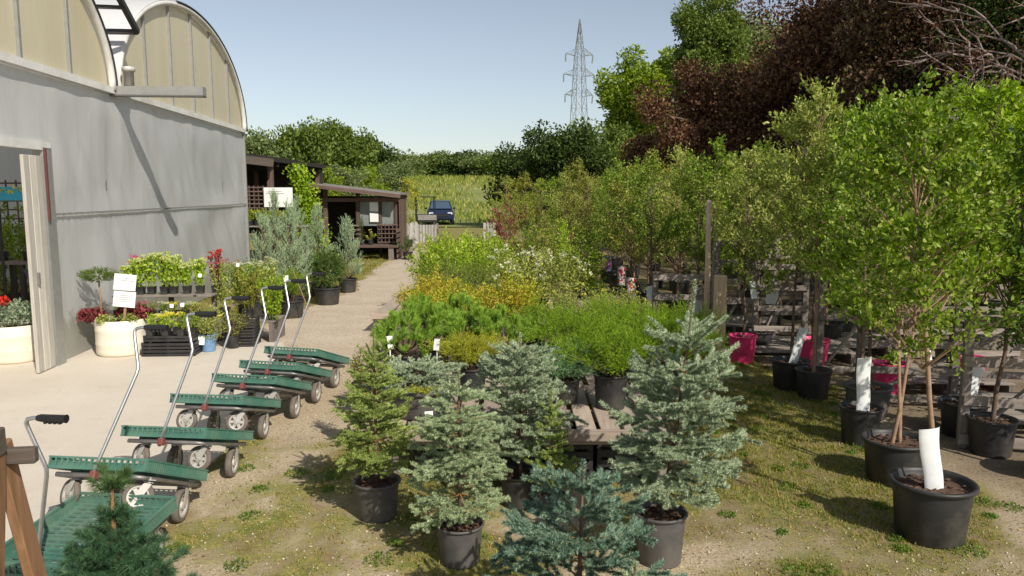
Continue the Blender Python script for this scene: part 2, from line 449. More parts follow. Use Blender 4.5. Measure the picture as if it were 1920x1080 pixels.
def ground_mat():
    m, t, b = newmat('patchy_ground')
    c = t.nodes.new('ShaderNodeTexCoord'); obj = c.outputs['Object']
    a = t.nodes.new('ShaderNodeAttribute'); a.attribute_name = 'cover'
    nA = noise_tex(t, 9, 6, 0.7); nB = noise_tex(t, 45, 4, 0.7); nC = noise_tex(t, 1.3, 4, 0.6)
    vor = t.nodes.new('ShaderNodeTexVoronoi'); vor.inputs['Scale'].default_value = 55; t.links.new(obj, vor.inputs['Vector'])
    vor2 = t.nodes.new('ShaderNodeTexVoronoi'); vor2.inputs['Scale'].default_value = 130; t.links.new(obj, vor2.inputs['Vector'])
    dirt = ramp(t, nC.outputs[0], [(0.3, (0.33, 0.24, 0.145)), (0.5, (0.45, 0.35, 0.225)), (0.7, (0.54, 0.44, 0.30))]).outputs[0]
    st = mixc(t, ramp(t, vor2.outputs['Color'], [(0.2, (0, 0, 0)), (0.8, (0.75, 0.75, 0.75))]).outputs[0], dirt, (0.60, 0.51, 0.38))
    st = mixc(t, ramp(t, nB.outputs[0], [(0.38, (0.75, 0.75, 0.75)), (0.5, (0, 0, 0))]).outputs[0], st, (0.19, 0.145, 0.10))
    gr = ramp(t, nA.outputs[0], [(0.25, (0.11, 0.14, 0.03)), (0.45, (0.22, 0.225, 0.055)), (0.58, (0.38, 0.32, 0.11)), (0.72, (0.46, 0.37, 0.18))]).outputs[0]
    gr = mixc(t, ramp(t, nB.outputs[0], [(0.35, (0.7, 0.7, 0.7)), (0.55, (0, 0, 0))]).outputs[0], gr, (0.06, 0.075, 0.02))
    nD = noise_tex(t, 2.7, 5, 0.7, dist=0.8)
    gr = mixc(t, ramp(t, nD.outputs[0], [(0.46, (0, 0, 0)), (0.62, (0.85, 0.85, 0.85))]).outputs[0], gr, (0.27, 0.195, 0.115))
    gr = mixc(t, ramp(t, nD.outputs[0], [(0.30, (0.8, 0.8, 0.8)), (0.42, (0, 0, 0))]).outputs[0], gr, (0.15, 0.20, 0.045))
    s1 = t.nodes.new('ShaderNodeMath'); s1.operation = 'MULTIPLY_ADD'; s1.inputs[1].default_value = 0.55; t.links.new(nA.outputs[0], s1.inputs[0]); t.links.new(a.outputs['Fac'], s1.inputs[2])
    s2 = t.nodes.new('ShaderNodeMath'); s2.operation = 'MULTIPLY_ADD'; s2.inputs[1].default_value = 0.4; t.links.new(nB.outputs[0], s2.inputs[0]); t.links.new(s1.outputs[0], s2.inputs[2])
    f = ramp(t, s2.outputs[0], [(0.80, (0, 0, 0)), (1.02, (1, 1, 1))]).outputs[0]
    col = mixc(t, f, st, gr)
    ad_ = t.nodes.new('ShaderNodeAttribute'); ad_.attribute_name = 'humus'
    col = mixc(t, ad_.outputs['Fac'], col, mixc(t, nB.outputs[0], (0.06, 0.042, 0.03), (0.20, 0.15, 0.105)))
    t.links.new(col, b.inputs['Base Color']); b.inputs['Roughness'].default_value = 0.95; b.inputs['Specular IOR Level'].default_value = 0.15
    bump(t, b, nB.outputs[0], 0.6, 0.012)
    return m
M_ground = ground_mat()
gx = np.concatenate([np.linspace(-600, -12, 14)[:-1], np.arange(-12, 12.01, 0.12), np.linspace(12, 600, 14)[1:]])
gy = np.concatenate([np.linspace(-60, 1, 6)[:-1], np.arange(1, 20, 0.12), np.arange(20, 50, 0.6), np.linspace(50, 100, 26), np.linspace(104, 1500, 14)])
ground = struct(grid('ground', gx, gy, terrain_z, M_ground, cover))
def soil_and_shade(x, y):  # dark soil and tree shade, both painted into the ground colour
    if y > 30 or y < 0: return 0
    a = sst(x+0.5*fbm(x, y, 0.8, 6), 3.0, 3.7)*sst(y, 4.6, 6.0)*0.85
    b = sst(x, -1.0, -0.8)*(1-sst(x, 1.4, 1.7))*sst(y, 5.2, 5.6)*0.7     # darkness under the pallet tables, put into the ground colour
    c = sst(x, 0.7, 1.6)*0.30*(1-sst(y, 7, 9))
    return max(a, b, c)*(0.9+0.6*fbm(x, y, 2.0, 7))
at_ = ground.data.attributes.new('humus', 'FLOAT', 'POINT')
at_.data.foreach_set('value', np.array([min(1, max(0, soil_and_shade(v.co.x, v.co.y))) for v in ground.data.vertices], dtype=np.float32))

def concrete_mat():
    m, t, b = newmat('pale_concrete')
    n1 = noise_tex(t, 0.7, 5, 0.6); n2 = noise_tex(t, 70, 3, 0.7); n3 = noise_tex(t, 4, 6, 0.75)
    col = ramp(t, n1.outputs[0], [(0.3, (0.58, 0.51, 0.42)), (0.7, (0.67, 0.605, 0.515))]).outputs[0]
    col = mixc(t, ramp(t, n3.outputs[0], [(0.55, (0, 0, 0)), (0.78, (0.6, 0.6, 0.6))]).outputs[0], col, (0.42, 0.37, 0.30))
    col = mixc(t, ramp(t, n2.outputs[0], [(0.35, (0.35, 0.35, 0.35)), (0.5, (0, 0, 0))]).outputs[0], col, (0.44, 0.4, 0.34))
    t.links.new(col, b.inputs['Base Color']); b.inputs['Roughness'].default_value = 0.9
    bump(t, b, n2.outputs[0], 0.25, 0.004); return m
# concrete pad: irregular right edge where the ground has crept over it
edge = [(-1.95, 1.0), (-2.05, 3.0), (-2.2, 4.2), (-2.3, 5.0), (-2.35, 5.8), (-2.4, 6.6), (-2.45, 7.4), (-2.55, 8.2), (-2.85, 9.2), (-3.05, 10.0), (-3.2, 10.55)]
pts = []
for k in range(len(edge)-1):
    for q in range(6):
        f = q/6; x = edge[k][0]*(1-f)+edge[k+1][0]*f; y = edge[k][1]*(1-f)+edge[k+1][1]*f
        pts.append((x+fbm(x, y, 3, 5)*0.12, y))
pts += [(-3.2, 10.6), (-3.9, 10.68), (-4.6, 10.72), (-5.2, 10.75)]
m = MB(); P_ = pts+[(-5.2, 10.75), (-5.55, 9.0), (-5.0, 2.0), (-14, 2.0), (-14, 1.0)]
P_ = pts+[(-16, 10.75), (-16, 1.0)]
n_ = len(P_); m.v = [(x, y, 0.02) for x, y in P_]+[(x, y, -0.1) for x, y in P_]
m.f = [tuple(range(n_))[::1]]+[(i, (i+1) % n_, (i+1) % n_+n_, i+n_) for i in range(n_)]
struct(m.build('concrete_pad', concrete_mat()))

def gravel_mat():
    m, t, b = newmat('gravel'); c = t.nodes.new('ShaderNodeTexCoord')
    v = t.nodes.new('ShaderNodeTexVoronoi'); v.inputs['Scale'].default_value = 38; t.links.new(c.outputs['Object'], v.inputs['Vector'])
    n = noise_tex(t, 1.6, 5, 0.65); n2 = noise_tex(t, 30, 4, 0.7)
    col = ramp(t, n.outputs[0], [(0.3, (0.47, 0.375, 0.27)), (0.7, (0.60, 0.50, 0.385))]).outputs[0]
    col = mixc(t, ramp(t, v.outputs['Color'], [(0.1, (0.5, 0.5, 0.5)), (0.5, (0, 0, 0))]).outputs[0], col, (0.30, 0.245, 0.185))
    col = mixc(t, ramp(t, n2.outputs[0], [(0.55, (0, 0, 0)), (0.7, (0.8, 0.8, 0.8))]).outputs[0], col, (0.66, 0.59, 0.50))
    t.links.new(col, b.inputs['Base Color']); b.inputs['Roughness'].default_value = 0.95
    bump(t, b, v.outputs['Distance'], 0.6, 0.02); return m
ys = np.arange(9.5, 33.5, 0.25); L_, R_ = [], []
for y in ys:
    xl, xr = path_edges(y); L_.append((xl+fbm(0, y, 1.3, 2)*0.5, y, 0.006)); R_.append((xr+fbm(5, y, 1.3, 4)*0.5-0.1, y, 0.006))
m = MB(); m.v = L_+R_; k = len(ys); m.f = [(i, i+k, i+k+1, i+1) for i in range(k-1)]
struct(m.build('gravel_path', gravel_mat()))

# far meadow with tall grass on the bank
def meadow_mat():
    m, t, b = newmat('meadow'); n = noise_tex(t, 0.35, 6, 0.7); n2 = noise_tex(t, 2.5, 5, 0.8)
    c = t.nodes.new('ShaderNodeTexCoord'); mp = t.nodes.new('ShaderNodeMapping'); mp.inputs['Scale'].default_value = (0.05, 0.25, 0.3); t.links.new(c.outputs['Object'], mp.inputs[0])
    n3 = noise_tex(t, 1.0, 4, 0.6, vec=mp.outputs[0])
    col = ramp(t, n3.outputs[0], [(0.3, (0.19, 0.24, 0.05)), (0.5, (0.29, 0.33, 0.08)), (0.65, (0.42, 0.41, 0.16))]).outputs[0]
    col = mixc(t, ramp(t, n2.outputs[0], [(0.3, (0.6, 0.6, 0.6)), (0.6, (0, 0, 0))]).outputs[0], col, (0.08, 0.13, 0.03))
    t.links.new(col, b.inputs['Base Color']); b.inputs['Roughness'].default_value = 1; bump(t, b, n2.outputs[0], 1, 0.3); return m
gxm = np.linspace(-60, 60, 61); gym = np.linspace(47, 104, 39)
struct(grid('meadow_bank', gxm, gym, lambda x, y: terrain_z(x, y)+0.03+0.1*fbm(x, y, 0.3, 1), meadow_mat()))

M_hay = leafmat('tall_meadow_grass', [(0.13, 0.19, 0.03), (0.22, 0.28, 0.05), (0.34, 0.36, 0.09), (0.48, 0.44, 0.18)], 0.3, 0.7)
n = 42000; q = np.stack([-46+62*rng.random(n), 51+44*rng.random(n)**1.2, np.zeros(n)], 1)
q = q[[fbm(a[0]*0.5, a[1], 0.35, 4)+0.35*rng.random() > 0.02 for a in q]]
q[:, 2] = [terrain_z(a[0], a[1])+0.02 for a in q]; D = rng.normal(size=q.shape)*0.35; D[:, 2] = 1
V, F = leaves(q, D, 0.42, 0.22, 0.1, 0.1); M_ = fast('meadow_grass', V, F, M_hay); M_['kind'] = 'stuff'
# ------------------------------------------------------------------ grass, pebbles (uncountable)
M_grass = leafmat('grass_blades', [(0.117, 0.172, 0.028), (0.221, 0.253, 0.044), (0.338, 0.31, 0.077), (0.468, 0.345, 0.143)], 0.4, 0.6)
def in_pad(x, y):
    if y > 10.7: return False
    xe = np.interp(y, [e[1] for e in edge], [e[0] for e in edge]); return x < xe-0.02
def grass_patch(name, n, x0, x1, y0, y1, hmin, hmax, test, blades=6, spread=0.03):
    xs = x0+(x1-x0)*rng.random(n); ys_ = y0+(y1-y0)*rng.random(n)**1.3
    keep = [(x, y, h) for x, y in zip(xs, ys_) if (h := test(x, y)) > 0]
    k = np.array(keep); nb = blades; m_ = len(k)
    base = np.repeat(k[:, :2], nb, 0)+rng.normal(size=(m_*nb, 2))*spread
    hh = np.repeat(k[:, 2], nb)*(hmin+(hmax-hmin)*rng.random(m_*nb))
    P = np.concatenate([base, np.zeros((len(base), 1))-0.002], 1)
    a = rng.random(len(P))*6.283; ln = 0.25+0.9*rng.random(len(P))
    D = unit(np.stack([np.cos(a)*ln, np.sin(a)*ln, np.ones(len(P))], 1)); X = np.stack([-np.sin(a), np.cos(a), np.zeros(len(P))], 1)
    w = (0.0018+0.0016*rng.random(len(P)))[:, None]*(1+0.12*P[:, 1:2])
    V = np.stack([P-X*w, P+X*w, P+D*hh[:, None]], 1).reshape(-1, 3); F = np.arange(len(V)).reshape(-1, 3)
    return stuff(fast(name, V, F, M_grass))
def gtest(x, y):
    if in_pad(x, y): return 0
    c = cover(x, y)+0.55*(noise.noise(Vector((x*9, y*9, 0)))*0.5+0.5)*1.0+0.12
    t = c-0.80
    return min(1.2, 0.35+t*1.6) if t > 0 and random.random() < min(1, t*3+0.15) else 0
grass_patch('grass', 70000, -3.6, 6.0, 2.4, 13, 0.014, 0.042, gtest, 6, 0.024)
grass_patch('grass', 9000, -7, -1.2, 11, 34, 0.04, 0.10, lambda x, y: (gtest(x, y) if (x < path_edges(y)[0] or x > path_edges(y)[1]) else 0), 6, 0.06)
M_weed = leafmat('weed_leaves', [(0.07, 0.14, 0.02), (0.12, 0.22, 0.03), (0.2, 0.28, 0.06)], 0.35, 0.5)
wp = []   # low clover and weeds in tufts
for _ in range(260):
    x = random.uniform(-2.2, 4.2); y = 2.8+8*random.random()**1.4
    if in_pad(x, y) or cover(x, y) < 0.35: continue
    q = random.uniform(0.03, 0.11); k = int(60+900*q)
    r_ = q*np.sqrt(rng.random(k)); a = rng.random(k)*6.283
    wp.append(np.stack([x+r_*np.cos(a), y+r_*np.sin(a), 0.002+0.03*rng.random(k)*(1-r_/q*0.7)], 1))
wp = np.concatenate(wp); D = unit(rng.normal(size=wp.shape)+np.array([0, 0, 0.6]))
V, F = leaves(wp, D, 0.016, 0.6, 0.2); stuff(fast('low_weeds', V, F, M_weed))
M_pebble = leafmat('pebbles', [(0.22, 0.18, 0.14), (0.38, 0.33, 0.27), (0.52, 0.47, 0.4), (0.68, 0.64, 0.57)], 0.0, 0.85)
n = 15000; xs = -2.6+5.6*rng.random(n); ys_ = 2.5+6.5*rng.random(n)**1.5
pp = np.array([(x, y) for x, y in zip(xs, ys_) if not in_pad(x, y) and cover(x, y) < 0.62+0.2*random.random()])
k = len(pp); s = (0.0025+0.007*rng.random((k, 1, 1))**2.5)
oc = np.array([(1, 0, 0), (0, 1, 0), (-1, 0, 0), (0, -1, 0), (0, 0, .7), (0, 0, -.7)], float)
V = oc[None]*s*(0.6+0.8*rng.random((k, 6, 1))); V[..., 0] += pp[:, None, 0]; V[..., 1] += pp[:, None, 1]; V[..., 2] += 0.003
of = np.array([(0, 1, 4), (1, 2, 4), (2, 3, 4), (3, 0, 4), (1, 0, 5), (2, 1, 5), (3, 2, 5), (0, 3, 5)])
F = (np.arange(k)*6)[:, None, None]+of[None]
stuff(fast('gravel_stones', V.reshape(-1, 3), F.reshape(-1, 3), M_pebble))

M_litter = leafmat('fallen_dry_leaves', [(0.16, 0.09, 0.04), (0.30, 0.19, 0.09), (0.42, 0.32, 0.16), (0.5, 0.42, 0.26)], 0.1, 0.8)
n = 4200; q = np.stack([-2.3+7.0*rng.random(n), 2.6+8*rng.random(n)**1.3, 0.004+0.006*rng.random(n)], 1)
q = q[[not in_pad(a[0], a[1]) for a in q]]; D = rng.normal(size=q.shape); D[:, 2] *= 0.15
V, F = leaves(q, D, 0.022, 0.5, 0.05, 0.2, face=np.array([0, 0, 1.0])); stuff(fast('fallen_leaves', V, F, M_litter))
# ------------------------------------------------------------------ greenhouse
GO = Vector((-5.57, 9.1, 0)); GR = R(4.73)
gh = empty('greenhouse', 'double bay arched greenhouse with yellowed gables above grey plastic film walls', 'greenhouse', GO, GR)
def gw(x, t, z=0): return GO+Matrix.Rotation(GR, 3, 'Z') @ Vector((x, t, z))
ZS, RISE, DEP = 3.55, 1.9, 15.0
BAYS = [(-4.87, 2.1), (2.3, 9.27)]
def arc(t0, t1, n=40, grow=0.0):
    c, h = (t0+t1)/2, (t1-t0)/2
    return [(c-(h+grow)*math.cos(math.pi*k/n), ZS+(RISE+grow)*math.sin(math.pi*k/n)**0.98) for k in range(n+1)]
def zat(t, t0, t1):
    c, h = (t0+t1)/2, (t1-t0)/2; s = min(1, abs(t-c)/h); return ZS+RISE*math.sqrt(max(0, 1-s*s))
def sheet_x(name, prof_lo, prof_hi, mat, parent, x=0.0, wav=0.0):
    """vertical film in the facade plane between two z-profiles given as [(t, z)]"""
    m = MB(); k = len(prof_lo)
    for (t, z) in prof_lo: m.v.append((x, t, z))
    for (t, z) in prof_hi: m.v.append((x, t, z))
    m.f = [(i, i+1, i+1+k, i+k) for i in range(k-1)]
    return m.build(name, mat, parent, True)
def film_grid(name, t0, t1, z0, z1, mat, parent, x=0.0, amp=0.02, diag=True):
    nt_, nz = max(2, int((t1-t0)/0.08)), max(2, int((z1-z0)/0.08)); m = MB()
    for j in range(nz+1):
        for i in range(nt_+1):
            t = t0+(t1-t0)*i/nt_; z = z0+(z1-z0)*j/nz
            e = min(1, min(t-t0, t1-t)/0.3, min(z-z0, z1-z)/0.3)
            b = amp*e*(1.6*noise.noise(Vector((t*0.5, z*0.7, 2)))+0.8*noise.noise(Vector((t*2.2+z*1.3, z*0.9-t*0.4, 5)))+0.35*noise.noise(Vector(((t+z*0.8)*6, (z-t*.2)*0.8, 9))))
            m.v.append((x+b, t, z))
    for j in range(nz):
        for i in range(nt_):
            a = j*(nt_+1)+i; m.f.append((a, a+1, a+nt_+2, a+nt_+1))
    return m.build(name, mat, parent, True)
SEAM = 1.84
film_grid('wall_film', 0.22, 9.27, 0.03, SEAM-0.012, M_film, gh, 0, 0.045)
film_grid('wall_film', 0.22, 9.27, SEAM+0.012, ZS-0.06, M_film, gh, 0.0, 0.05)
film_grid('wall_film', -4.87, 0.22, 2.66, ZS-0.06, M_film, gh, 0.0, 0.03)
film_grid('wall_film', -4.87, -2.9, 0.03, 2.66, M_film, gh, 0.0, 0.03)
m = MB(); m.bar((0.03, 0.22, SEAM), (0.03, 9.27, SEAM), 0.012, 0.02); m.build('seam_batten', M_alu, gh)
m = MB(); m.box((0.0, 9.3, ZS/2), (0.1, 0.06, ZS)); m.build('corner_post', M_alu, gh)
m = MB()
for k in range(58): m.box((0.042, 0.3+0.155*k, SEAM), (0.012, 0.022, 0.022))
m.build('seam_clips', M_frame, gh)['kind'] = 'stuff'
for k in range(4):
    m = MB(); m.box((-0.06, 1.9+1.9*k, ZS/2), (0.06, 0.05, ZS-0.1)); m.build('wall_stud', M_alu, gh)
m = MB(); m.box((0.02, 0.11, 1.32), (0.12, 0.2, 2.62)); m.build('door_post', M_alu, gh)
m = MB(); m.box((0.10, 0.02, 2.2), (0.02, 0.03, 0.85)); m.build('red_strip', M_redstrip, gh)
m = MB(); m.box((0.02, -2.9, 1.32), (0.12, 0.12, 2.62)); m.build('door_post', M_alu, gh)
m = MB(); m.box((0.03, -1.35, 2.65), (0.1, 3.1, 0.1)); m.build('door_header', M_trim, gh)
for a in (-0.345, -0.215, -0.085):     # folded back pale door boards
    m = MB(); m.box((0.05, a, 1.28), (0.04, 0.124, 2.5), bev=0.005); m.build('door_board', M_doorwood, gh)
m = MB(); m.box((0.085, -0.30, 1.12), (0.03, 0.03, 0.14)); m.build('door_latch', M_frame, gh)
for (t0, t1) in BAYS:
    # gable infill as separate strips with mullions between
    nb = 6; c, h = (t0+t1)/2, (t1-t0)/2
    cuts = [t0+(t1-t0)*k/nb for k in range(nb+1)]
    for k in range(nb):
        a, b = cuts[k]+0.02, cuts[k+1]-0.02
        tt = [a+(b-a)*q/12 for q in range(13)]
        sheet_x('gable_panel', [(t, ZS+0.05) for t in tt], [(t, max(ZS+0.06, zat(t, t0, t1)-0.03)) for t in tt], M_filmgable, gh, 0.0)
        if k:
            m = MB(); m.box((0.02, cuts[k], (ZS+zat(cuts[k], t0, t1))/2), (0.05, 0.045, zat(cuts[k], t0, t1)-ZS)); m.build('mullion', M_alu, gh)
    m = MB(); m.box((0.04, (t0+t1)/2, ZS-0.0), (0.09, t1-t0, 0.09)); m.build('eave_trim', M_trim, gh)
    # arch rim
    m = MB(); pr = arc(t0, t1, 48); m.tube([(0.06, t, z) for t, z in pr], 0.05, 8); m.build('arch_rim', M_trim, gh, True)
    m = MB(); pr = arc(t0, t1, 48, 0.045); m.tube([(0.10, t, z) for t, z in pr[20:]], 0.022, 6); m.build('arch_edge_strip', M_black_trim, gh, True)
    # roof film
    pr = arc(t0, t1, 48, 0.05); nx = 15; m = MB()
    for i in range(nx+1):
        for k, (t, z) in enumerate(pr):
            sag = 0.03*math.sin(math.pi*((i*2) % 2))*0
            m.v.append((0.1-i*DEP/nx, t, z+sag))
    kk = len(pr)
    for i in range(nx):
        for k in range(kk-1): a = i*kk+k; m.f.append((a, a+1, a+kk+1, a+kk))
    m.build('roof_film', M_filmroof, gh, True)
# ridge vent, propped open along the far slope of the near bay
vent = MB()
pr = arc(-4.87, 2.1, 48, 0.1); a = pr[33]; b = pr[42]
o_ = bpy.data.objects.new('roof_vent', None); link(o_, gh)
A1, B1 = Vector((0.35, a[0]+0.12, a[1]+0.16)), Vector((0.35, b[0]+0.42, b[1]+0.08))
A0, B0 = A1+Vector((-9, 0, 0)), B1+Vector((-9, 0, 0))
m = MB()
for (p, q) in ((A1, B1), (B1, B0), (A1, A0)): m.bar(p, q, 0.07, 0.07)
m.build('vent_frame', M_black_trim, o_)
for f in (0.25, 0.5, 0.75, 1.0):
    m = MB(); m.bar(A1.lerp(B1, f)+Vector((0, -.02, 0)), A1.lerp(B1, f)+Vector((-0.3, -0.28, -0.05)), 0.05, 0.05); m.build('vent_stay', M_black_trim, o_)
# gutter between the bays, its end sticking out of the wall
m = MB(); m.box((0.55, 2.2, ZS-0.06), (1.5, 0.16, 0.02)); m.box((0.55, 2.13, ZS+0.0), (1.5, 0.02, 0.14)); m.box((0.55, 2.27, ZS+0.0), (1.5, 0.02, 0.14)); m.box((1.29, 2.2, ZS+0.0), (0.02, 0.14, 0.14))
m.build('gutter', M_alu, gh)
m = MB(); m.box((-7.5, 2.2, ZS-0.03), (15, 0.24, 0.06)); m.build('valley_gutter', M_alu, gh)
m = MB(); m.lathe([(0, 0), (0.07, 0), (0.07, 0.2), (0.09, 0.2), (0.09, 0.26), (0, 0.28)], 12, (0.25, 2.2, ZS+0.08)); m.build('gutter_cap', M_white_metal, gh, True)
# side walls and inner posts
for t in (-4.87, 9.27):
    m = MB(); m.v = [(0, t, 0.02), (-DEP, t, 0.02), (-DEP, t, ZS), (0, t, ZS)]; m.f = [(0, 1, 2, 3)]; m.build('side_film', M_film, gh)
m = MB(); m.v = [(-DEP, -4.87, 1.2), (-DEP, 9.27, 1.2), (-DEP, 9.27, ZS+1.2), (-DEP, -4.87, ZS+1.2)]; m.f = [(0, 1, 2, 3)]; m.build('back_film', M_film, gh)
for x in (-3, -6, -9, -12):
    m = MB(); m.bar((x, 2.2, 0), (x, 2.2, ZS), 0.08, 0.08, (1, 0, 0)); m.build('inner_post', M_alu, gh)
    for (t0, t1) in BAYS:
        m = MB(); m.tube([(x, t, z) for t, z in arc(t0, t1, 24)], 0.03, 6); m.build('roof_hoop', M_alu, gh, True)

# ------------------------------------------------------------------ carts
CW, CL = 0.60, 0.74
def make_cart(label):
    """flat green nursery cart standing level; origin on the ground under its handle-end left corner"""
    t = empty('plant_cart', label, 'cart', group='green plant carts nested in a row')
    zt, rim = 0.345, 0.072; zb = zt-rim
    # deck: slotted tray floor built of strips, with a lattice rim at each short end and a ribbed rim along each side
    m = MB()
    ns = 17
    for k in range(ns):
        y = 0.02+(CL-0.04)*k/(ns-1); m.box((CW/2, y, zb+0.006), (CW-0.02, 0.018, 0.012))
    for k in range(8):
        x = 0.03+(CW-0.06)*k/7; m.box((x, CL/2, zb+0.004), (0.016 if k not in (0, 7) else 0.03, CL-0.02, 0.009))
    m.box((CW/2, CL/2, zb-0.008), (CW-0.06, 0.05, 0.016)); m.box((CW/2, CL/4, zb-0.008), (CW-0.06, 0.03, 0.016)); m.box((CW/2, CL*.75, zb-0.008), (CW-0.06, 0.03, 0.016))
    stuff_deck = m.build('slotted_deck', M_green, t); stuff_deck['kind'] = 'stuff'
    for yy in (0.0, CL):        # lattice end rims
        m = MB(); s = -1 if yy == 0 else 1
        m.box((CW/2, yy, zt-0.006), (CW, 0.016, 0.012)); m.box((CW/2, yy, zb+0.009), (CW, 0.014, 0.018)); m.box((CW/2, yy, zt-0.03), (CW, 0.010, 0.006))
        for k in range(17): m.box((0.006+(CW-0.012)*k/16, yy, (zt+zb)/2-0.001), (0.011, 0.013, rim-0.01))
        m.box((CW/2, yy-s*0.003, (zt+zb)/2-0.008), (CW-0.01, 0.004, rim-0.042))
        o = m.build('lattice_rim', M_green, t); o['kind'] = 'stuff'
    for xx in (0.0, CW):
        m = MB(); m.box((xx, CL/2, (zt+zb)/2-0.002), (0.008, CL, rim-0.008)); m.box((xx, CL/2, zt-0.005), (0.018, CL, 0.010)); m.box((xx, CL/2, zb+0.004), (0.014, CL, 0.010))
        for k in range(34): m.box((xx, 0.01+(CL-0.02)*k/33, (zt+zb)/2), (0.014, 0.004, rim-0.018))
        o = m.build('ribbed_rim', M_green, t); o['kind'] = 'stuff'
    m = MB(); r = 0.014; zf = zb-0.03
    m.tube([(0.04, 0.03, zf), (CW-0.07, 0.03, zf), (CW-0.035, 0.045, zf), (CW-0.03, 0.08, zf), (CW-0.03, CL-0.05, zf), (CW-0.05, CL-0.03, zf), (0.05, CL-0.03, zf), (0.03, CL-0.05, zf), (0.03, 0.05, zf), (0.04, 0.03, zf)], r, 8)
    m.build('tube_frame', M_frame, t, True)
    for y in (0.12, CL-0.14):
        m = MB(); m.tube([(0.03, y, zf), (CW-0.03, y, zf)], 0.011, 6); m.build('cross_tube', M_frame, t, True)
    def wheel(x, y, r, w, az, name='wheel', cast=True):
        Rz = Matrix.Rotation(az, 3, 'Z'); c = Vector((x, y, r+(0.05 if cast else 0)))
        def rot(mb):
            mb.v = [tuple(Rz @ Vector(p)+c) for p in mb.v]; return mb
        m = MB(); m.lathe([(r*0.72, -w/2), (r*0.93, -w/2), (r, -w*0.25), (r, w*0.25), (r*0.93, w/2), (r*0.72, w/2), (r*0.72, -w/2)], 28, axis='x')
        o = rot(m).build(name, M_rubber, t, True)
        m = MB(); m.lathe([(r*0.58, -w*0.42), (r*0.70, -w*0.46), (r*0.70, w*0.46), (r*0.58, w*0.42), (r*0.58, -w*0.42)], 28, axis='x')
        m.lathe([(0, -w*0.5), (r*0.24, -w*0.5), (r*0.24, w*0.5), (0, w*0.5)], 14, axis='x')
        for k in range(6):
            a = k*math.pi/3; m.bar((0, 0, 0), (0, math.cos(a)*r*0.62, math.sin(a)*r*0.62), w*0.7, r*0.16, (1, 0, 0))
        rot(m).build('rim', M_white_metal, o, False)
        top = zf-0.012
        h = top-r-(0.05 if cast else 0)
        m = MB()
        for s in (-1, 1):
            if cast: 
                m.bar((s*(w/2+0.006), 0.0, -0.0), (s*(w/2+0.006), -0.045, h-0.012), 0.003, 0.042, (0, 1, 0))
            else: m.bar((s*(w/2+0.006), 0, 0), (s*(w/2+0.006), 0, h), 0.003, 0.05, (0, 1, 0))
        off = -0.045 if cast else 0
        m.box((0, off, h-0.012), (w+0.018, 0.05, 0.005)); m.lathe([(0, -w*0.62), (0.012, -w*0.62), (0.012, w*0.62), (0, w*0.62)], 8, axis='x')
        rot(m).build('fork', M_white_metal, o)
        m = MB(); m.lathe([(0, h-0.014), (0.032, h-0.014), (0.032, h-0.002), (0, h-0.002)], 14, (0, off, 0)); m.box((0, off, h+0.002), (0.11, 0.085, 0.006))
        for sx in (-1, 1): m.box((sx*0.042, off, h+0.010), (0.022, 0.03, 0.014))
        rot(m).build('swivel_plate', M_frame, o)
        return o
    wheel(0.09, 0.12, 0.088, 0.032, R(62), 'caster_wheel'); wheel(CW-0.085, 0.12, 0.088, 0.032, R(112), 'caster_wheel')
    wheel(CW-0.075, CL-0.14, 0.108, 0.045, R(8), 'fixed_wheel', False); wheel(0.075, CL-0.14, 0.108, 0.045, R(8), 'fixed_wheel', False)
    hx = CW*0.49
    m = MB(); P = [(hx, -0.022, zb-0.06), (hx+0.03, -0.024, zt), (hx+0.155, -0.03, 0.83), (hx+0.16, -0.031, 0.87), (hx+0.145, -0.03, 0.915), (hx+0.095, -0.03, 1.07), (hx+0.09, -0.03, 1.095), (hx+0.10, -0.03, 1.112), (hx+0.13, -0.03, 1.119), (hx+0.19, -0.03, 1.12)]
    hd = m.tube(P, 0.0102, 10).build('handle', M_steel, t, True)
    m = MB(); m.tube([(hx+0.15, -0.03, 1.119), (hx+0.17, -0.03, 1.12), (hx+0.29, -0.03, 1.12), (hx+0.295, -0.03, 1.12)], [0.014, 0.0185, 0.0185, 0.021], 10)
    for k in range(4): m.box((hx+0.19+k*0.024, -0.03, 1.101), (0.013, 0.02, 0.012))
    m.build('hand_grip', M_grip, hd)
    m = MB(); m.box((hx+0.005, -0.008, zf), (0.036, 0.05, 0.05), bev=0.006); m.build('clamp', M_clamp, t)
    return t
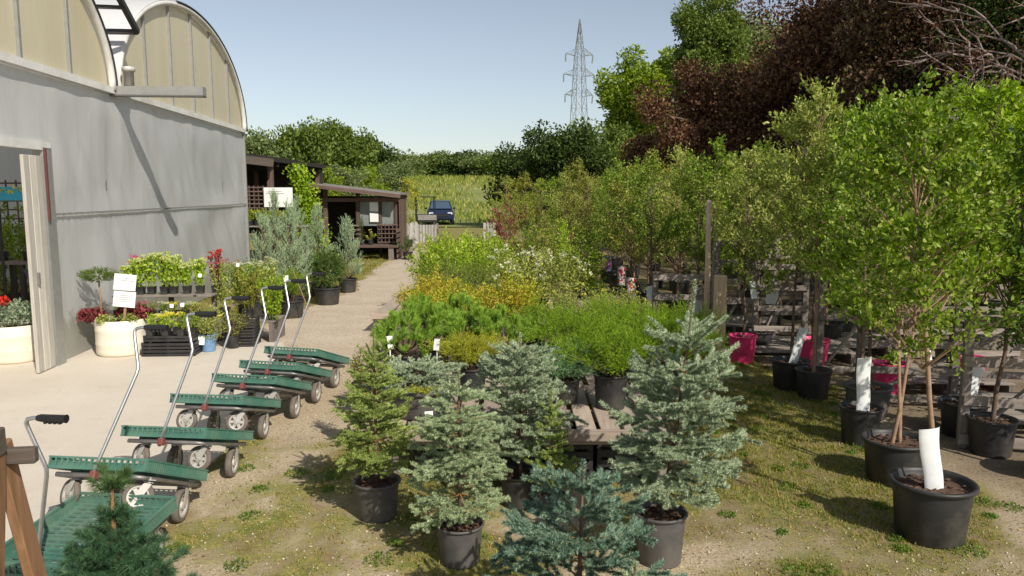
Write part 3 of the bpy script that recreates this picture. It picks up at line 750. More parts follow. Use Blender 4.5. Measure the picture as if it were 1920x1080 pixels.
# each cart: where its handle-end left rim corner is, which way it points and how far it is tipped up
poses = [(-2.63, 3.60, 0.345, 6.5, -4.6), (-2.70, 4.34, 0.57, 5.9, 25), (-2.66, 5.09, 0.52, 6.0, 19.0), (-2.72, 5.98, 0.47, 6.6, 17.5), (-2.64, 6.63, 0.51, 9.6, 18.5), (-2.59, 7.18, 0.51, 12.0, 18.5), (-2.56, 7.83, 0.52, 15.0, 19)]
clabels = ['nearest green cart standing level, its deck seen from above behind the wooden frame', 'green cart with its white caster wheels resting on the deck of the nearest cart', 'third green cart from the near end of the nested row', 'middle green cart of the nested row, fourth from the near end', 'fifth green cart from the near end of the nested row', 'second to last green cart at the far end of the row', 'farthest green cart, nested at the back of the row beside the gravel drive']
cart0 = make_cart(clabels[0])
for i, (x, y, z, yaw, tilt) in enumerate(poses):
    c = cart0 if i == 0 else copy_tree(cart0)
    c['label'] = clabels[i]
    Rm = Matrix.Rotation(-R(yaw), 4, 'Z') @ Matrix.Rotation(-R(tilt), 4, 'X')
    off = Rm @ Vector((0, 0, 0.345))
    loc = Vector((x, y, z))-off
    # keep the fixed wheels on the ground
    wc = Rm @ Vector((CW/2, CL-0.14, 0.108))
    loc.z = 0.108-wc.z+(0.02 if i < 0 else 0.0)
    c.location = loc; c.rotation_euler = Rm.to_euler()
    for ch in c.children:      # casters swivel each their own way
        if ch.name.startswith('caster_wheel') and i > 1:
            px = 0.09 if ch.data == [q for q in cart0.children if q.name.startswith('caster_wheel')][0].data else CW-0.085
            a_ = random.uniform(-0.5, 0.5); pv = Vector((px, 0.12, 0)); ch.rotation_euler = (0, 0, a_); ch.location = pv-Matrix.Rotation(a_, 3, 'Z') @ pv

# ------------------------------------------------------------------ wooden A-frame at the left edge
af = empty('wooden_a_frame', 'weathered wooden A-frame stand at the lower left edge of the photo', 'sign stand', (-1.84, 2.5, 0), R(8))
def plank(name, a, b, w, h, mat, parent, up=(0, 0, 1), bev=0.004):
    m = MB(); m.bar(a, b, w, h, up, bev); return m.build(name, mat, parent)
plank('front_leg', (0.10, -0.26, 0), (0.10, -0.02, 1.27), 0.10, 0.035, M_orange, af, (1, 0, 0))
plank('front_leg', (-0.75, -0.26, 0), (-0.75, -0.02, 1.27), 0.10, 0.035, M_orange, af, (1, 0, 0))
plank('rear_leg', (0.125, 0.34, 0), (0.085, 0.05, 1.24), 0.09, 0.035, M_orange, af, (1, 0, 0))
plank('rear_leg', (-0.74, 0.34, 0), (-0.74, 0.05, 1.24), 0.09, 0.035, M_orange, af, (1, 0, 0))
plank('top_rail', (-0.82, -0.02, 1.27), (0.125, -0.02, 1.27), 0.06, 0.09, M_oldboard, af)
plank('cross_rail', (-0.82, 0.045, 1.20), (0.20, 0.045, 1.20), 0.035, 0.055, M_oldboard, af)
for k in range(3): plank('board', (-0.80, -0.20+0.05*k, 0.30+0.27*k), (0.05, -0.20+0.05*k, 0.30+0.27*k), 0.02, 0.22, M_orange, af)

# ------------------------------------------------------------------ spruces in pots
M_blue = leafmat('blue_spruce_needles', [(0.126, 0.186, 0.137), (0.266, 0.339, 0.25), (0.471, 0.554, 0.407), (0.67, 0.755, 0.569)], 0.05, 0.5)
M_blue_dark = leafmat('deep_blue_spruce_needles', [(0.055, 0.109, 0.095), (0.115, 0.208, 0.17), (0.228, 0.33, 0.26), (0.394, 0.49, 0.384)], 0.1, 0.5)
M_greysp = leafmat('grey_green_spruce_needles', [(0.124, 0.18, 0.112), (0.277, 0.356, 0.225), (0.474, 0.559, 0.371), (0.699, 0.785, 0.559)], 0.12, 0.5)
M_yelsp = leafmat('yellow_green_spruce_needles', [(0.099, 0.148, 0.037), (0.217, 0.29, 0.085), (0.399, 0.498, 0.161), (0.627, 0.731, 0.263)], 0.12, 0.5)
M_darkpine = leafmat('dark_pine_needles', [(0.019, 0.052, 0.032), (0.039, 0.098, 0.056), (0.072, 0.15, 0.08), (0.13, 0.221, 0.112)], 0.1, 0.45)
M_twig = simple('orange_brown_twigs', (0.30, 0.15, 0.06), 0.8, var=0.3, scale=30)

def seg_tubes(lines, r0, r1, n=4):
    """thin branches from polylines, vectorless but cheap"""
    m = MB()
    for L in lines:
        k = len(L); m.tube([Vector(p) for p in L], [r0+(r1-r0)*i/(k-1) for i in range(k)], n, False)
    return m
def potted_spruce(label, loc, H, Rb, z0, mat, seed, pot_r=0.15, pot_h=0.26, potmat=None, lean=(0, 0), nd=0.017, per=150, rz=0.0, name='potted_spruce', group=None, w=0.0017, **kw):
    t = empty(name, label, 'spruce', loc, rz, group)
    if pot_r: pot_mesh(pot_r, pot_h, mat=potmat or M_pot, parent=t); soil(pot_r, pot_h, t)
    st, wl, A, B = spruce_segs(H, Rb, z0, lean=lean, seed=seed, **kw)
    m = MB(); m.tube([st[0]+np.array([0, 0, pot_h*0.8 if pot_r else 0]), st[1], st[2], st[3]], [0.014, 0.011, 0.006, 0.003], 7); m.build('trunk', M_bark, t, True)
    seg_tubes([w_ for w_ in wl], 0.0045, 0.0015).build('branches', M_twig, t)
    V, F = needles(A, B, per, nd, w, 0.75, 1.0)
    fast('needles', V, F, mat, t)
    k_ = rng.random(len(A)) < 0.55
    V, F = needles((A+(B-A)*0.72)[k_], (B+(B-A)*0.03)[k_], max(12, per//7), nd*0.85, w*1.15, 1.0, 0.85)
    fast('new_growth', V, F, NEWTIP[mat.name], t)
    return t
NEWTIP = {M_blue.name: leafmat('pale_blue_new_needles', [(0.36, 0.444, 0.36), (0.552, 0.636, 0.516)], 0.15, 0.5), M_blue_dark.name: leafmat('blue_new_needles', [(0.12, 0.24, 0.23), (0.22, 0.36, 0.33)], 0.15, 0.5),
 M_greysp.name: leafmat('pale_grey_new_needles', [(0.36, 0.432, 0.276), (0.552, 0.624, 0.432)], 0.15, 0.5), M_yelsp.name: leafmat('yellow_new_needles', [(0.26, 0.32, 0.10), (0.42, 0.46, 0.18)], 0.15, 0.5)}
potted_spruce('yellow-green potted spruce, leftmost of the front row', at(708, 968), 1.24, 0.30, 0.34, M_yelsp, 3, 0.15, 0.25, M_potgrey, whorls=10, nb=7, twig=0.115, lift=0.4, taper=0.8, leader=0.22, per=170, minr=0.22)
potted_spruce('dense grey-green potted spruce, second from left in the front row', at(863, 1052), 1.12, 0.315, 0.30, M_greysp, 4, 0.135, 0.235, M_potgrey, whorls=9, nb=7, twig=0.12, lift=0.2, taper=0.6, leader=0.13, per=190, minr=0.28)
potted_spruce('silvery blue potted spruce in front of the middle of the near pallet table', at(975, 945), 1.18, 0.36, 0.38, M_blue, 15, 0.14, 0.23, M_pot, whorls=9, nb=8, twig=0.125, lift=0.45, taper=0.45, leader=0.18, per=180, minr=0.35)
potted_spruce('small yellow-tipped spruce seedling tucked beside the silvery blue spruce', at(1032, 968), 0.84, 0.17, 0.26, M_yelsp, 6, 0.09, 0.16, M_pot, whorls=8, nb=5, twig=0.07, lift=0.6, leader=0.14, per=120)
potted_spruce('tall silver-blue potted spruce with a long leader right of the near table', at(1236, 1050), 1.62, 0.38, 0.42, M_blue, 7, 0.15, 0.30, M_potgrey, lean=(0.17, 0.03), whorls=8, nb=7, twig=0.15, lift=0.34, taper=0.8, leader=0.40, nd=0.022, per=230, side=0.25, w=0.0021, minr=0.5)
potted_spruce('deep blue-green spruce at the bottom edge in front of the tall silver one', (0.28, 3.12, 0), 0.98, 0.37, 0.30, M_blue_dark, 8, 0.15, 0.28, M_pot, lean=(0.02, 0), whorls=6, nb=6, twig=0.15, lift=0.4, taper=0.6, leader=0.14, nd=0.021, per=260, side=0.35, minr=0.4, w=0.0020)
potted_spruce('pale grey spruce low at the bottom edge under the deep blue spruce', (0.47, 2.78, 0), 0.70, 0.24, 0.3, M_greysp, 9, 0.13, 0.24, M_pot, whorls=6, nb=7, twig=0.1, lift=0.2, leader=0.08, nd=0.018, per=180)

def potted_pine(label, loc, H, Rb, mat, seed, pot_r=0.16, pot_h=0.28, nd=0.05, stems=26, per=200, z0=0.35, spread=1.0, name='potted_pine', cat='pine', group=None, zflat=0.9, w=0.0012, potmat=None):
    """shrubby pine: many upturned candles with long soft needles"""
    g = np.random.default_rng(seed); t = empty(name, label, cat, loc, group=group)
    if pot_r: pot_mesh(pot_r, pot_h, mat=potmat or M_pot, parent=t); soil(pot_r, pot_h, t)
    lines = []; A = []; B = []
    for k in range(stems):
        a = g.random()*6.283; q = math.sqrt(g.random()); f = 1-q
        tip = np.array([math.cos(a)*q*Rb*spread, math.sin(a)*q*Rb*spread, z0+(H-z0)*(zflat*(1-q*q)+0.15*g.random())])
        base = np.array([0, 0, (pot_h*0.8 if pot_r else 0.1)+(tip[2]-pot_h)*0.25*f])
        mid = base*0.45+tip*0.55+np.array([math.cos(a), math.sin(a), -0.4])*Rb*0.12
        lines.append([base, mid, tip])
        n = 5
        for s in range(n):
            f0 = 0.35+0.65*s/n; f1 = 0.35+0.65*(s+1)/n
            p = (1-f0)*mid+f0*tip if s else mid*0.6+tip*0.4; q2 = (1-f1)*mid+f1*tip
            A.append(p); B.append(q2)
        for s in range(3):
            b = mid*0.4+tip*0.6; d = (tip-mid)/np.linalg.norm(tip-mid)+g.normal(size=3)*0.55; A.append(b); B.append(b+d*0.06)
    seg_tubes(lines, 0.007, 0.003).build('branches', M_bark, t)
    V, F = needles(np.array(A), np.array(B), per, nd, w, 1.0, 0.8, 0.15); fast('needles', V, F, mat, t)
    return t
# dark pine in the lower left corner, its leader standing up
pt = empty('potted_pine', 'dark green bushy pine in the lower left corner, in front of the nearest cart', 'pine', (-1.645, 3.0, 0))
pot_mesh(0.16, 0.28, parent=pt); soil(0.16, 0.28, pt)
st, wl, A, B = spruce_segs(0.88, 0.34, 0.25, whorls=10, nb=8, twig=0.11, lift=0.45, taper=1.15, leader=0.10, seed=21, lean=(0.02, 0.0))
A1, B1 = A, B
m = MB(); m.tube([(0, 0, 0.2), (0.01, 0, 0.6), (0.015, 0, 0.8), (0.02, 0, 0.95)], [0.014, 0.012, 0.009, 0.004], 7); m.build('trunk', M_twig, pt, True)
seg_tubes(wl[:-9], 0.005, 0.002).build('branches', M_bark, pt)
V, F = needles(A1, B1, 150, 0.034, 0.0011, 0.8, 0.9); fast('needles', V, F, M_darkpine, pt)
g = np.random.default_rng(5); tip = np.array([0.02, 0, 0.91]); Bs = []
for k in range(14):
    a = k*2.4; Bs.append(tip+np.array([math.cos(a)*0.075, math.sin(a)*0.075, 0.01+0.08*g.random()]))
V, F = needles(np.tile(tip, (14, 1)), np.array(Bs), 130, 0.045, 0.0011, 0.9, 0.8); fast('leader_needles', V, F, leafmat('pine_top_needles', [(0.04, 0.08, 0.03), (0.08, 0.15, 0.055), (0.14, 0.23, 0.09)], 0.12, 0.5), pt)

# ------------------------------------------------------------------ pallet tables of the middle bed
def pallet_table(label, x, y, w, d, z, nslat=9, rz=0.0, front=True, name='pallet_table'):
    t = empty(name, label, 'table', (x, y, 0), rz)
    sw = w/nslat
    m = MB(); m.box((0, 0, 0), (sw*0.80, d, 0.02), bev=0.003); me = None
    for k in range(nslat):
        if me is None: o = m.build('slat', M_palletY, t); me = o.data
        else: o = link(bpy.data.objects.new('slat', me), t)
        o.location = (-w/2+sw*(k+0.5)+random.uniform(-.006, .006), random.uniform(-.01, .01), z-0.01+random.uniform(-.002, .002)); o.rotation_euler = (0, 0, random.uniform(-.012, .012))
    for yy in (-d/2+0.04, 0, d/2-0.04):
        b = MB(); b.box((0, yy, z-0.068), (w, 0.04, 0.09), bev=0.003); b.build('stringer', M_pallet, t)
    if front:
        b = MB(); b.box((0, -d/2-0.014, z-0.035), (w+0.04, 0.022, 0.085), bev=0.004); b.build('front_board', M_pallet, t)
    for sx in (-1, 1):
        for sy in (-1, 1):
            b = MB(); b.box((sx*(w/2-0.06), sy*(d/2-0.1), (z-0.115)/2), (0.09, 0.09, z-0.115)); b.build('leg', M_rackZ, t)
    return t
TZ = 0.45
for k, (x, y, w, d, lb) in enumerate([(0.10, 5.80, 2.05, 1.15, 'pallet table at the near end of the middle bed, in front of the junipers'), (0.25, 7.1, 2.35, 1.25, 'pallet table under the pines and the large bright green juniper'), (0.22, 8.5, 2.7, 1.25, 'pallet table under the golden spireas'), (0.1, 10.2, 3.4, 1.7, 'pallet table under the white hydrangeas'), (-0.1, 12.4, 4.0, 2.0, 'farthest pallet table under the bright green viburnums')]):
    pallet_table(lb, x, y, w, d, TZ if k < 3 else 0.3, 12 if k < 3 else 14)

# ------------------------------------------------------------------ leafy plants
GREENS = {
 'mid': [(0.079, 0.139, 0.021), (0.149, 0.232, 0.031), (0.228, 0.326, 0.042), (0.35, 0.434, 0.084)],
 'bright': [(0.131, 0.221, 0.018), (0.217, 0.338, 0.024), (0.319, 0.442, 0.036), (0.435, 0.546, 0.072)],
 'pale': [(0.155, 0.21, 0.04), (0.264, 0.322, 0.069), (0.388, 0.434, 0.115), (0.558, 0.574, 0.218)],
 'olive': [(0.112, 0.135, 0.026), (0.208, 0.225, 0.046), (0.32, 0.33, 0.065), (0.448, 0.42, 0.117)],
 'dark': [(0.028, 0.061, 0.016), (0.056, 0.108, 0.023), (0.091, 0.162, 0.033), (0.14, 0.216, 0.052)],
 'yellow': [(0.22, 0.275, 0.022), (0.363, 0.396, 0.033), (0.506, 0.484, 0.055), (0.638, 0.572, 0.11)],
 'gold': [(0.17, 0.22, 0.03), (0.33, 0.37, 0.04), (0.52, 0.50, 0.06), (0.60, 0.48, 0.08), (0.42, 0.22, 0.05)],
 'purple': [(0.06, 0.021, 0.02), (0.111, 0.042, 0.034), (0.17, 0.068, 0.049), (0.204, 0.12, 0.07)],
 'wine': [(0.11, 0.022, 0.033), (0.198, 0.039, 0.055), (0.308, 0.066, 0.088), (0.33, 0.132, 0.11)],
 'grey': [(0.144, 0.204, 0.156), (0.24, 0.312, 0.24), (0.36, 0.432, 0.336), (0.456, 0.516, 0.408)],
 'lime': [(0.163, 0.276, 0.022), (0.275, 0.414, 0.033), (0.425, 0.552, 0.066), (0.575, 0.632, 0.132)],
}
LM = {k: leafmat(k+'_leaves', v, 0.3 if k not in ('purple', 'dark', 'wine') else 0.2, 0.42) for k, v in GREENS.items()}
def leaf_px(k): return LM[k]
M_petal_w = leafmat('white_petals', [(0.62, 0.62, 0.52), (0.78, 0.78, 0.7)], 0.3, 0.6)
M_petal_y = leafmat('yellow_petals', [(0.7, 0.6, 0.05), (0.8, 0.75, 0.2)], 0.3, 0.6)
M_petal_p = leafmat('pink_petals', [(0.5, 0.1, 0.22), (0.6, 0.2, 0.3)], 0.3, 0.6)
M_petal_o = leafmat('orange_petals', [(0.75, 0.25, 0.02), (0.85, 0.45, 0.05)], 0.3, 0.6)
M_petal_lime = leafmat('lime_flower_heads', [(0.45, 0.52, 0.15), (0.62, 0.66, 0.30), (0.72, 0.74, 0.42)], 0.25, 0.7)
M_petal_red = leafmat('red_petals', [(0.45, 0.02, 0.02), (0.6, 0.06, 0.04)], 0.25, 0.6)

def crown_twigs(g, n, H, Rb, z0, top=0.35, base=None, up=0.5, px=0.5, stem_h=None, lean=(0, 0), sub=4, sublen=0.3):
    """branch polylines that reach the crown envelope, plus short side twigs; lengths in metres"""
    lines = []; tw = []
    for k in range(n):
        a = g.random()*6.283; zz = z0+(H-z0)*g.random()**0.85; f = (zz-z0)/(H-z0)
        env = Rb*math.sin(math.pi*min(1, (f*0.82+0.18)))**0.55*(0.65+0.5*g.random())
        tip = np.array([math.cos(a)*env+lean[0]*zz/H, math.sin(a)*env+lean[1]*zz/H, zz+0.03*g.normal()])
        zb = (base if base is not None else z0)+max(0, (zz-z0))*px*g.random()
        if stem_h: zb = min(stem_h, max(z0*0.8, zz-env*(0.6+0.6*g.random())))
        b = np.array([lean[0]*zb/H, lean[1]*zb/H, zb])
        mid = b*0.5+tip*0.5+np.array([0, 0, 1.0])*up*0.12*np.linalg.norm(tip-b)+g.normal(size=3)*0.03
        lines.append([b, mid, tip])
        L = np.linalg.norm(tip-b)
        for s in range(sub):
            f0 = 0.3+0.7*g.random(); p = (mid*(1-f0)*2+tip*(2*f0-1)) if f0 > 0.5 else (b*(1-2*f0)+mid*2*f0)
            d = (tip-b)/max(L, 1e-6)*0.7+g.normal(size=3)*0.6+np.array([0, 0, 0.25]); d /= np.linalg.norm(d)
            tw.append((p, p+d*Rb*sublen*(0.5+g.random())))
        tw.append((mid, tip)); tw.append((tip, tip+(tip-mid)/max(np.linalg.norm(tip-mid), 1e-6)*Rb*0.12))
    return lines, tw
def leaf_on_twigs(tw, n, size, wid=0.5, spread=0.02, jit=0.8, fold=0.25, up=0.2, clump=False):
    A = np.array([t[0] for t in tw]); B = np.array([t[1] for t in tw]); L = np.linalg.norm(B-A, axis=1)
    wt = L*(0.12+rng.random(len(A))**2.2*2) if clump else L
    pk = rng.choice(len(A), size=n, p=wt/wt.sum()); t = rng.random((n, 1))
    P = A[pk]+(B-A)[pk]*t+rng.normal(size=(n, 3))*spread
    D = unit((B-A)[pk])*0.5+rng.normal(size=(n, 3))*jit*0.6+np.array([0, 0, up])
    return leaves(P, D, size, wid, 0.2, fold)
def flowers(P, size, k=6, up=0.8):
    """small flower heads: k petals round each point"""
    n = len(P); Q = np.repeat(P, k, 0)+rng.normal(size=(n*k, 3))*size*0.35
    D = rng.normal(size=(n*k, 3)); D[:, 2] = abs(D[:, 2])*up
    return leaves(Q, D, size, 0.8, 0.1, 0.1)
def shrub(label, loc, H, Rb, key, size=0.03, n=1500, seed=0, pot=(0.14, 0.24), potmat=None, nb=24, z0=None, wid=0.5, fl=None, name='potted_shrub', cat='shrub', group=None, mat=None, top='dome', jit=0.8, spread=0.02, tagat=None, bark=None):
    g = np.random.default_rng(seed+100); t = empty(name, label, cat, loc, random.uniform(0, 6), group)
    ph = pot[1] if pot else 0
    if pot: pot_mesh(pot[0], pot[1], mat=potmat or M_pot, parent=t); soil(pot[0], pot[1], t)
    z0 = ph*0.95 if z0 is None else z0
    lines, tw = crown_twigs(g, nb, H, Rb, z0+0.02, base=ph*0.8, px=0.3, sub=4)
    seg_tubes(lines, 0.004, 0.0015, 3).build('stems', bark or M_bark, t)
    V, F = leaf_on_twigs(tw, n, size, wid, spread, jit); fast('foliage', V, F, mat or LM[key], t)
    if fl:
        fm, fn, fs = fl; tips = np.array([l[2] for l in lines]); order = np.argsort(-tips[:, 2]-0.3*g.random(len(tips)))[:fn]
        V, F = flowers(tips[order]+np.array([0, 0, 0.02]), fs, 10); fast('flowers', V, F, fm, t)['kind'] = 'stuff'
    return t
def juniper(label, loc, H, Rb, cols, seed=0, pot=(0.14, 0.24), n=34, name='potted_juniper', group=None, per=70, rise=0.6, cat='juniper', mat=None, nl=0.012, w=0.0016, z0=None):
    g = np.random.default_rng(seed+300); t = empty(name, label, cat, loc, 0, group)
    if pot: pot_mesh(pot[0], pot[1], parent=t); soil(pot[0], pot[1], t)
    ph = pot[1] if pot else 0.05; lines = []; A = []; B = []
    for k in range(n):
        a = g.random()*6.283; q = g.random()**0.6; Lr = Rb*q*1.05
        zt = ph+(H-ph)*(rise+(1-rise)*(1-q))*(0.75+0.35*g.random())
        p0 = np.array([0, 0, ph*0.85]); p3 = np.array([math.cos(a)*Lr, math.sin(a)*Lr, zt])
        p1 = np.array([math.cos(a)*Lr*0.35, math.sin(a)*Lr*0.35, ph+(zt-ph)*0.55]); ns = 7; P = []
        for s in range(ns+1):
            f = s/ns; P.append((1-f)**2*p0+2*f*(1-f)*p1+f*f*p3)
        lines.append(P[:-1]); 
        ax = unit(p3-p1)
        for s in range(2, ns):
            A.append(P[s]); B.append(P[s+1])
            for r_ in range(5):
                d = unit(P[s+1]-P[s])*0.8+g.normal(size=3)*0.55+np.array([0, 0, 0.22]); d /= np.linalg.norm(d)
                L = 0.05*(0.5+g.random())*(0.5+s/ns)*Rb/0.3; b = P[s]+(P[s+1]-P[s])*g.random(); A.append(b); B.append(b+d*L)
                d2 = d+g.normal(size=3)*0.5; A.append(b+d*L*0.5); B.append(b+d*L*0.5+unit(d2)*L*0.55)
    seg_tubes(lines, 0.006, 0.002, 3).build('branches', M_bark, t)
    V, F = needles(np.array(A), np.array(B), per//4, nl, w, 1.2, 0.7, 0.05); fast('foliage', V, F, mat, t)
    return t
M_jun_bright = leafmat('bright_juniper_foliage', [(0.052, 0.109, 0.007), (0.128, 0.234, 0.015), (0.257, 0.407, 0.026), (0.437, 0.607, 0.054)], 0.2, 0.55)
M_jun_blue = leafmat('blue_green_juniper_foliage', [(0.088, 0.186, 0.089), (0.158, 0.304, 0.149), (0.263, 0.439, 0.238), (0.385, 0.574, 0.342)], 0.15, 0.55)
M_jun_gold = leafmat('golden_juniper_foliage', [(0.144, 0.18, 0.02), (0.3, 0.324, 0.03), (0.48, 0.48, 0.05), (0.6, 0.576, 0.1)], 0.2, 0.55)
M_jun_silver = leafmat('silver_upright_juniper', [(0.187, 0.273, 0.189), (0.302, 0.416, 0.29), (0.431, 0.546, 0.391), (0.561, 0.661, 0.491)], 0.15, 0.55)
M_pine_green = leafmat('fresh_pine_needles', [(0.105, 0.211, 0.024), (0.193, 0.341, 0.042), (0.315, 0.486, 0.072), (0.49, 0.68, 0.132)], 0.15, 0.5)
M_yew = leafmat('yew_needles', [(0.028, 0.063, 0.016), (0.063, 0.119, 0.026), (0.112, 0.182, 0.039), (0.182, 0.252, 0.065)], 0.1, 0.5)

def plant_tag(parent_name, label, loc, w=0.05, h=0.09, mat=None, rz=0, stake=0.12):
    t = empty('plant_label', label, 'plant label', loc, rz)
    m = MB(); m.box((0, 0, stake+h/2), (w, 0.002, h), Matrix.Rotation(-0.25, 3, 'X')); m.build('card', mat or M_paper, t)
    m = MB(); m.box((0, 0.004, stake/2), (0.01, 0.002, stake+0.02)); m.build('stake', M_paper, t)
    return t

# on the near pallet table, left to right
TT = TZ
def onp(u, v, z=TT): return at(u, v, z)
p = aty(790, 700, 5.75)
t = empty('potted_spruce', 'spreading blue-grey dwarf spruce in a wide grey pot at the left of the near table', 'dwarf spruce', (p.x, 5.65, TT))
pot_mesh(0.26, 0.22, mat=M_potgrey, parent=t); soil(0.26, 0.22, t)
st, wl, A, B = spruce_segs(0.40, 0.37, 0.24, whorls=4, nb=13, twig=0.08, lift=0.12, taper=0.3, leader=0.03, seed=41)
V, F = needles(A, B, 120, 0.014, 0.0016, 0.7, 1.0); fast('needles', V, F, M_blue, t); seg_tubes(wl, 0.005, 0.002).build('branches', M_bark, t)
g = np.random.default_rng(9); A = []; B = []
for k in range(42):
    b = np.array([0.02+0.09*g.normal(), -0.32+0.05*g.normal(), 0.235+0.03*g.random()]); A.append(b); B.append(b+np.array([g.normal()*0.03, -0.03, 0.025]))
V, F = needles(np.array(A), np.array(B), 60, 0.012, 0.0015); fast('yellow_new_growth', V, F, M_jun_gold, t)
tt = plant_tag('', 'blank white hanging label in front of the wide grey pot', (p.x+0.1, 5.34, TT-0.09), 0.06, 0.09, M_paper, 0.3, 0.1)
tt = plant_tag('', 'small white plant label between the dwarf spruce and the green pines', (p.x+0.10, 5.95, TT+0.22), 0.05, 0.09, M_paper, -0.4, 0.2)
tt = plant_tag('', 'white folded plant label at the left edge of the middle bed', (at(738, 650, TT+.3).x, 6.5, TT+0.12), 0.05, 0.11, M_paper, 0.5, 0.2)
juniper('golden yellow juniper with arching sprays beside the dwarf spruce', (at(892, 700, TT).x, 6.15, TT), 0.54, 0.35, None, 1, (0.13, 0.24), 46, mat=M_jun_gold, rise=0.55, per=80)
juniper('blue-green juniper in the centre of the near pallet table', (at(1045, 705, TT).x, 5.95, TT), 0.46, 0.38, None, 2, (0.13, 0.2), 52, mat=M_jun_blue, rise=0.45, per=80)
p = at(1148, 772, TT)
juniper('large bright green juniper in a black pot at the right of the near table', (p.x, p.y+0.12, TT), 0.64, 0.44, None, 3, (0.135, 0.27), 56, mat=M_jun_bright, rise=0.5, per=90)
for k, (u, y, H, Rb) in enumerate([(1275, 6.35, 0.50, 0.34), (1195, 6.75, 0.55, 0.42), (1075, 6.85, 0.52, 0.40), (1290, 7.2, 0.5, 0.4), (1150, 7.5, 0.52, 0.42), (1010, 7.45, 0.5, 0.34)]):
    x = (u-960)/1440*y*1.01; H += 0.10; Rb *= 1.15
    juniper(['bright green juniper at the right corner of the bed beside the silver spruce', 'bright green juniper in the middle of the juniper group', 'bright green juniper behind the blue-green juniper', 'bright green juniper next to the tall wooden post', 'bright green juniper at the back of the juniper group', 'bright green juniper behind the left gap in the bed'][k], (x, y, TT), H, Rb, None, 10+k, (0.14, 0.22), 44, mat=M_jun_bright, rise=0.5, per=80)
for k, (u, y) in enumerate([(752, 6.75), (815, 7.15), (882, 6.95), (945, 7.05), (785, 7.75), (860, 7.9)]):
    x = (u-960)/1440*y*1.01
    potted_pine(['soft green mugo pine at the left edge of the bed', 'soft green mugo pine, second from the left edge of the bed', 'soft green mugo pine behind the golden juniper', 'soft green mugo pine in the centre of the bed', 'green mugo pine in the second row at the left', 'green mugo pine below the golden spireas'][k], (x, y, TT), 0.60, 0.31, M_pine_green, 50+k, 0.14, 0.22, 0.05, 40, 56, z0=0.24, group='mugo pines on the pallet tables', w=0.0015)
shrub('small sparse yellow-green plant at the near left corner of the bed', (at(712, 700, TT).x+0.02, 6.0, TT), 0.42, 0.13, 'olive', 0.02, 500, 1, (0.08, 0.15))
# golden spireas
for k, (u, y, key) in enumerate([(800, 8.9, 'gold'), (862, 8.75, 'yellow'), (935, 8.85, 'gold'), (965, 9.2, 'yellow'), (820, 9.5, 'gold')]):
    shrub(['golden orange spirea at the left edge of the bed', 'yellow spirea between the two orange-tinted ones', 'golden spirea with orange tips in the centre of the bed', 'yellow spirea beside the purple pot', 'golden spirea at the back left of its group'][k], ((u-960)/1440*y*1.01, y, TT), 0.60, 0.37, key, 0.030, 3200, 20+k, (0.15, 0.24), nb=30)
M_pp = M_purple
t = shrub('small plant in a tipped purple pot beside the golden spirea', ((998-960)/1440*8.2, 8.2, TT+0.05), 0.34, 0.10, 'olive', 0.022, 200, 3, (0.11, 0.2), potmat=M_purple)
t.rotation_euler = (R(14), R(-8), 0)
for k, (u, y) in enumerate([(1055, 8.6), (1120, 8.5), (1085, 9.3), (1150, 9.2), (1195, 8.9), (1235, 8.4)]):
    shrub(['pale yellow-green potentilla right of the purple pot', 'pale yellow-green potentilla in the middle of its group', 'potentilla at the back of its group, below the white hydrangeas', 'potentilla near the red and white tagged pots', 'low green shrub at the right edge of the bed', 'small green shrub with yellow flowers near the racks'][k], ((u-960)/1440*y*1.01, y, TT), 0.52 if k < 4 else 0.38, 0.33 if k < 4 else 0.24, 'pale' if k != 5 else 'mid', 0.020, 1900, 30+k, (0.14, 0.22), nb=30, fl=(M_petal_y, 6 if k in (1, 5) else 2, 0.02))
# fine dark green shrubs, hydrangeas, viburnums
for k, (u, y, key, H, Rb, sz) in enumerate([(822, 10.3, 'mid', 0.8, 0.42, 0.022), (880, 10.2, 'mid', 0.85, 0.42, 0.02), (905, 11.0, 'mid', 0.9, 0.45, 0.022), (845, 11.4, 'mid', 0.9, 0.45, 0.024)]):
    shrub(['fine-leaved green shrub at the left, behind the golden spireas', 'fine-leaved green shrub behind the yellow spirea', 'fine-leaved green shrub left of the white hydrangea', 'fine-leaved green shrub in front of the bright viburnums'][k], ((u-960)/1440*y*1.01, y, 0.3), H, Rb, key, sz, 2600, 40+k, (0.16, 0.28), nb=36, wid=0.3)
for k, (u, y) in enumerate([(985, 10.6), (1058, 10.9), (1010, 11.6), (950, 11.8)]):
    shrub(['hydrangea with white flower heads in the middle of the bed', 'rounded hydrangea covered with small white flowers at the right of the bed', 'white hydrangea at the back, between the other two', 'white hydrangea at the back left'][k], ((u-960)/1440*y*1.01, y, 0.3), 0.95, 0.42, 'pale', 0.042, 1700, 60+k, (0.17, 0.28), nb=36, fl=(M_petal_w, 22 if k < 2 else 8, 0.034))
for k, (u, y) in enumerate([(812, 13.2), (850, 12.8), (895, 13.3), (925, 12.6), (870, 14.3), (830, 14.8), (920, 14.8)]):
    shrub(('leftmost bright viburnum in its front row at the back of the bed', 'bright viburnum, second in its front row', 'bright viburnum in the middle of the far group', 'rightmost bright viburnum in the far group', 'bright viburnum behind the middle of the far group', 'bright viburnum at the back left of the far group', 'bright viburnum at the back right of the far group')[k], ((u-960)/1440*y*1.01, y, 0.3), 1.0, 0.5, 'lime' if k % 3 else 'bright', 0.05, 1500, 70+k, (0.18, 0.3), nb=32, group='bright green viburnums at the back of the bed')
